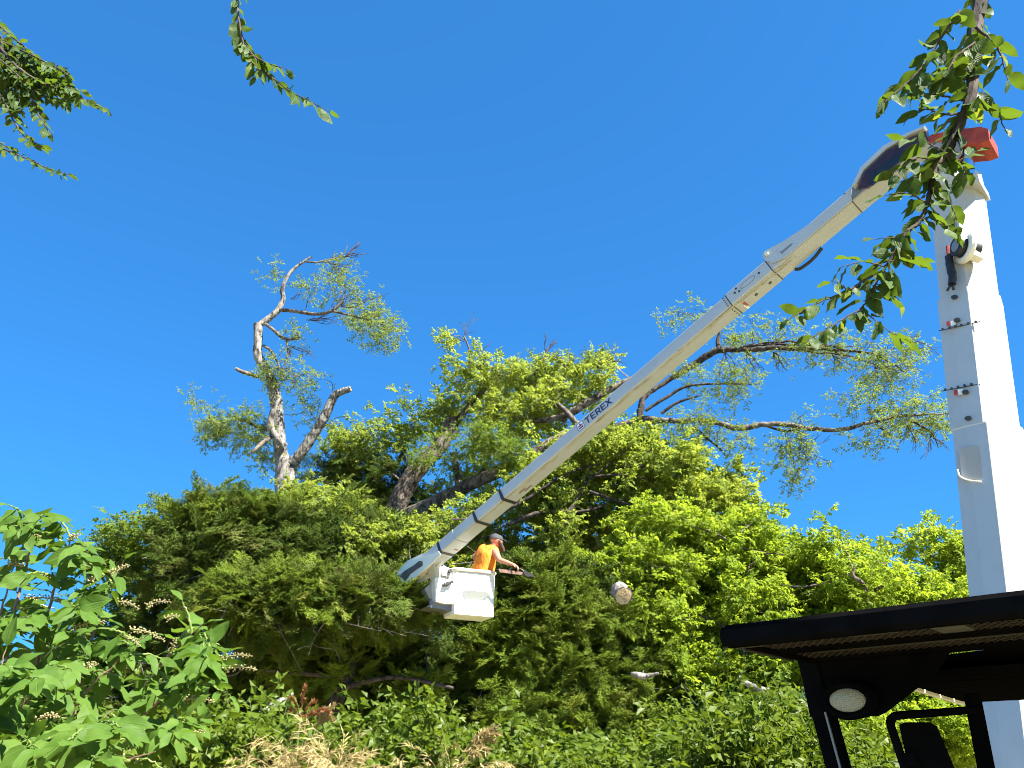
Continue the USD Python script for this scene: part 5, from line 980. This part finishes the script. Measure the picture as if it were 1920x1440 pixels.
# ================================================================== pokeweed, lower left
def racemes(thing, spots, seed):
    rng = np.random.default_rng(seed); oc = trimesh.creation.icosahedron(); ov, of = np.array(oc.vertices), np.array(oc.faces)
    for (x0, y0, x1, y1, d) in spots:
        a, b = P(x0, y0, d), P(x1, y1, d-.05); L = np.linalg.norm(b-a); mid = (a+b)/2+ZU*L*.06; sp = spline([a, mid, b], 10); parts = [tube(sp, np.linspace(.0028, .001, len(sp)), 4)]
        n = int(L/.0032); R0 = frame(b-a)
        for i in range(n):
            t = i/n; q = sp[int(t*(len(sp)-1))]; an = i*2.4+rng.normal(0, .3); r = .0115*(1-.55*t)*rng.uniform(.7, 1.1); dv = R0[:, 1]*math.cos(an)+R0[:, 2]*math.sin(an)
            parts.append((ov*rng.uniform(.0026, .0042)*(1-.35*t)+q+dv*r, of))
        thing.add('flower_spike', join(parts), 'flower_cream', smooth=True)
SV = unit(EYE+[0, 0, .4]-P(150, 1250, 3)); FC = unit(SV*.6+SUN*.8)
def poke(label, base, stems, seed, spikes, lp=58, nside=5, cap=290, d0=3.0, side_len=80):
    t = Thing('pokeweed', label, 'plant', P(base[0], 1460, base[1])*np.array([1, 1, 0])); rng = np.random.default_rng(seed); n = 0; stems = [[(a, b, c, r*.62) for a, b, c, r in st] for st in stems]
    g = P(base[0], 1460, base[1]); t.add('stem', tube(spline([g*np.array([1, 1, 0]), g*np.array([1, 1, .5]), P(*stems[0][0][:3])], 6), .014, 8), 'stem_pink', smooth=40)
    for st in stems:
        n += leafy(t, [st], seed+n+1, lp, 17, ['leaf_pokeweed'], 'stem_pink', .50, .5, facing=FC, cap=max(0, cap-n))
        for k in range(nside):
            f_ = rng.uniform(.15, .95)*(len(st)-1); i = int(f_); a = np.array(st[i])+(np.array(st[i+1])-np.array(st[i]))*(f_-i); th = rng.uniform(-.4, 3.5); L = side_len*rng.uniform(.5, 1.2)
            e = a+np.array([math.cos(th)*L, -math.sin(th)*L*.8+10, rng.uniform(-.35, .25), 0]); mid = (a+e)/2+np.array([0, -8, 0, 0])
            n += leafy(t, [[(a[0], a[1], a[2], 2.4), (mid[0], mid[1], mid[2], 1.9), (e[0], e[1], e[2], 1.1)]], seed+n+100+k, lp, 17, ['leaf_pokeweed'], 'stem_green', .50, .45, facing=FC, cap=max(0, cap-n))
    racemes(t, spikes, seed); return t
poke('tallest pokeweed with upright leafy tips against the sky at the left edge', (30, 3.1), [[(20, 1440, 3.1, 6), (10, 1300, 3.1, 5.5), (20, 1180, 3.1, 5), (45, 1080, 3.1, 4), (62, 1005, 3.05, 2.5), (66, 985, 3.0, 1.5)], [(10, 1440, 3.0, 6), (60, 1300, 3.0, 6), (80, 1190, 3.0, 5), (100, 1110, 3.0, 4), (125, 1035, 2.95, 2.5), (140, 1000, 2.9, 1.6)], [(-60, 1420, 2.9, 5), (-30, 1250, 2.9, 4.5), (10, 1120, 2.9, 3), (25, 1060, 2.9, 1.6)]],
     301, [(40, 1006, 78, 1005, 2.95), (128, 1010, 150, 1004, 2.85), (45, 1120, 150, 1142, 2.9), (18, 1056, 45, 1062, 2.9), (60, 1080, 95, 1084, 2.9)], 50, 8, 290)
poke('middle pokeweed with broad drooping leaves in front of the airy tree', (130, 2.9), [[(110, 1440, 2.9, 6), (140, 1330, 2.9, 5.5), (165, 1220, 2.9, 4.5), (195, 1130, 2.9, 3.4), (232, 1052, 2.85, 1.8)], [(60, 1440, 2.7, 5), (100, 1380, 2.7, 4.5), (160, 1300, 2.7, 3.5), (230, 1230, 2.7, 2.5), (275, 1190, 2.7, 1.6)], [(40, 1440, 2.6, 5), (30, 1380, 2.6, 4), (60, 1300, 2.6, 3), (90, 1250, 2.6, 1.6)]],
     302, [(205, 1075, 244, 1060, 2.8), (168, 1090, 182, 1078, 2.85), (120, 1185, 200, 1166, 2.75), (222, 1128, 262, 1142, 2.75), (245, 1180, 310, 1202, 2.7), (236, 1196, 262, 1210, 2.7), (160, 1250, 182, 1246, 2.65), (130, 1418, 176, 1400, 2.5)], 50, 9, 290)
poke('low pokeweed with pink-stemmed sprays spreading right towards the dark cedar', (210, 3.3), [[(200, 1445, 3.2, 5), (235, 1360, 3.2, 4.5), (275, 1290, 3.2, 4), (305, 1240, 3.2, 3), (345, 1200, 3.15, 2.2), (380, 1172, 3.1, 1.4)], [(180, 1440, 3.0, 5), (260, 1350, 3.0, 4.2), (330, 1290, 3.0, 3.2), (380, 1255, 3.0, 2.2), (425, 1225, 2.95, 1.4)], [(230, 1445, 2.8, 4), (290, 1400, 2.8, 3.4), (340, 1375, 2.8, 2.4), (370, 1350, 2.8, 1.4)]],
     303, [(275, 1136, 320, 1128, 3.0), (310, 1160, 338, 1155, 3.0), (320, 1222, 330, 1196, 2.95), (404, 1238, 474, 1230, 2.85), (420, 1256, 482, 1255, 2.85), (345, 1312, 402, 1316, 2.8), (335, 1388, 386, 1370, 2.7)], 50, 9, 290)

poke('nearest pokeweed with the largest pale leaves, in the bottom left corner', (60, 2.3), [[(-20, 1470, 2.35, 5), (10, 1400, 2.35, 4), (40, 1330, 2.35, 3), (50, 1270, 2.3, 1.6)], [(60, 1480, 2.3, 5), (120, 1420, 2.3, 4), (180, 1360, 2.3, 3), (215, 1330, 2.3, 1.6)], [(-60, 1400, 2.3, 4), (-10, 1300, 2.3, 3), (10, 1220, 2.3, 1.6)], [(160, 1480, 2.4, 4), (230, 1430, 2.4, 3), (290, 1410, 2.4, 1.6)]],
     304, [(70, 1350, 110, 1342, 2.2)], 66, 6, 260)

# ================================================================== vine thickets and dry grass along the bottom
def thicket(label, seed, prof, d, mat, depth=1.6, dens=24, leaf_px=13, nparts=180, drop=330):
    rng = np.random.default_rng(seed); xs = [p[0] for p in prof]; t = Thing('vine_thicket', label, 'vine', P(sum(xs)/len(xs), 1460, d)*np.array([1, 1, 0])); pos, dd, sc, up, tw = [], [], [], [], []
    area = max(xs)-min(xs); n = int(area*dens/10); top = lambda x: np.interp(x, xs, [p[1] for p in prof])
    for i in range(n):
        x = rng.uniform(min(xs), max(xs)); dep = d+rng.uniform(-depth*.5, depth); y = top(x)+rng.random()**1.5*120+34; p = P(x, y, dep); pos.append(p); dd.append(rng.normal(0, 1, 3)+[0, -.6, -.2]); sc.append(rng.uniform(.6, 1.15)); up.append(np.array([0.2, -.4, .8])+rng.normal(0, .6, 3))
    shoots = []
    for i in range(max(10, int(area/13))):
        x = rng.uniform(min(xs)+8, max(xs)-8); y0 = top(x)+26+rng.uniform(0, 70); dep = d+rng.uniform(-depth*.5, depth*.3); h = rng.uniform(16, 44)
        shoots.append([(x, y0+20, dep, 1.2), (x+rng.uniform(-6, 8), y0-h*.5, dep, .9), (x+rng.uniform(-16, 22), y0-h, dep-.05, .5)])
    leafy(t, shoots, seed+1, leaf_px, leaf_px*.52, [mat], 'stem_green', .58, 1.1, facing=FC*.6, cap=nparts)
    t.scatter('foliage', SPRIG['vine'], pos, mats_to_quat(frames(np.array(dd), np.array(up))), sc, rng.integers(0, 4, len(pos)), mat)
    return t
thicket('leafy vine mound at the bottom left below the pokeweed and front cedar', 401, [(-80, 1420), (120, 1400), (330, 1360), (430, 1330), (452, 1325), (475, 1372), (530, 1350), (570, 1385)], 8.0, 'leaf_vine', nparts=250)
thicket('vine tangle with drooping shoots below the bucket, at the bottom centre', 402, [(560, 1400), (620, 1390), (672, 1352), (700, 1365), (740, 1375), (790, 1340), (815, 1335), (850, 1395), (900, 1410), (950, 1400), (1010, 1385), (1060, 1392), (1130, 1415), (1220, 1430)], 8.4, 'leaf_vine', nparts=280)
thicket('large dark-leaved vine hump at the bottom right, left of the machine post', 403, [(1180, 1460), (1230, 1425), (1280, 1375), (1340, 1338), (1400, 1318), (1450, 1328), (1500, 1350), (1560, 1385), (1620, 1420), (1700, 1440)], 8.2, 'leaf_vine', nparts=290, leaf_px=17, dens=28)
def straw_sprig(seed):
    rng = np.random.default_rng(seed); parts = []; sp = spline([[0, 0, 0], [.12, 0, .05], [.24, .01, .04], [.34, .02, -.03]], 5); parts.append(tube(sp, np.linspace(.0025, .001, len(sp)), 3, cap=False))
    for k in range(26):
        q = sp[3+int(rng.random()*(len(sp)-4))]; d = unit(np.array([.8, rng.normal(0, .45), rng.normal(-.25, .3)])); L = rng.uniform(.04, .11); v, f = leaf5(L, .007, .3, .5); parts.append((v@frame(d).T+q, f))
    return join(parts)
SPRIG['straw'] = [straw_sprig(80+i) for i in range(3)]
def straw(label, seed, blobs, mat='dry_straw', name='dry_grass'):
    rng = np.random.default_rng(seed); pos, dd, sc, up = [], [], [], []
    for (x, y, rx, ry, d, n) in blobs:
        for i in range(n):
            a = rng.normal(0, .55, 2); pos.append(P(x+a[0]*rx, y+abs(a[1])*ry*(1 if rng.random() < .75 else -1), d+rng.normal(0, .25))); dd.append(np.array([rng.normal(.1, .8), rng.normal(-.2, .5), rng.normal(.35, .4)])); sc.append(rng.uniform(.7, 1.3)); up.append(np.array([0, 0, 1])+rng.normal(0, .3, 3))
    t = Thing(name, label, 'grass', P(blobs[0][0], 1460, blobs[0][4])*np.array([1, 1, 0])); t.prim.SetCustomDataByKey('kind', 'stuff')
    t.scatter('stalks', SPRIG['straw'], pos, mats_to_quat(frames(np.array(dd), np.array(up))), sc, rng.integers(0, 3, len(pos)), mat)
straw('pale dry seeding grass along the bottom edge left of centre', 501, [(565, 1492, 80, 34, 6.8, 150), (625, 1480, 36, 30, 6.8, 60), (480, 1490, 60, 16, 6.8, 40), (690, 1492, 60, 16, 6.8, 40), (850, 1480, 40, 10, 7, 20)])
def seedhead(label, seed, foot, tips, mat, d, thick=1.0):
    rng = np.random.default_rng(seed); t = Thing('seed_head', label, 'grass stalk', P(foot[0], 1460, d)*np.array([1, 1, 0])); a = P(foot[0], foot[1], d); g = a*np.array([1, 1, 0]); t.add('stalk', tube(spline([g, a*.5+g*.5, a], 6), .004, 5), 'stem_green')
    for x, y in tips:
        b = P(x, y, d-.1*rng.random()); sp = spline([a, a*.4+b*.6+ZU*.03, b], 6); parts = [tube(sp, np.linspace(.004, .0015, len(sp)), 4)]; n = int(np.linalg.norm(b-a)/.0028)
        for i in range(n):
            tt = .25+.75*i/n; q = sp[int(tt*(len(sp)-1))]; dv = unit(unit(b-a)*.8+rng.normal(0, .45, 3)); v, f = leaf5(rng.uniform(.02, .045)*thick, .010*thick, .4, .1); parts.append((v@frame(dv).T+q, f))
        t.add('seed_spike', join(parts), mat)
seedhead('rusty red seed head standing highest in front of the cedar shade', 511, (563, 1345), [(572, 1288), (545, 1312), (592, 1318), (543, 1335), (600, 1345), (618, 1335)], 'seed_red', 7.2, 1.2)
seedhead('tan feathery seed head leaning right, beside the rusty red one', 512, (592, 1365), [(628, 1322), (622, 1340), (626, 1352), (610, 1330), (600, 1350)], 'dry_straw', 7.2, 1.2)
seedhead('wide tan grass plume at the bottom edge below the bucket', 513, (868, 1410), [(932, 1366), (936, 1378), (928, 1392), (915, 1408), (900, 1420), (886, 1424), (850, 1405), (918, 1372)], 'dry_straw', 7.4, 1.5)
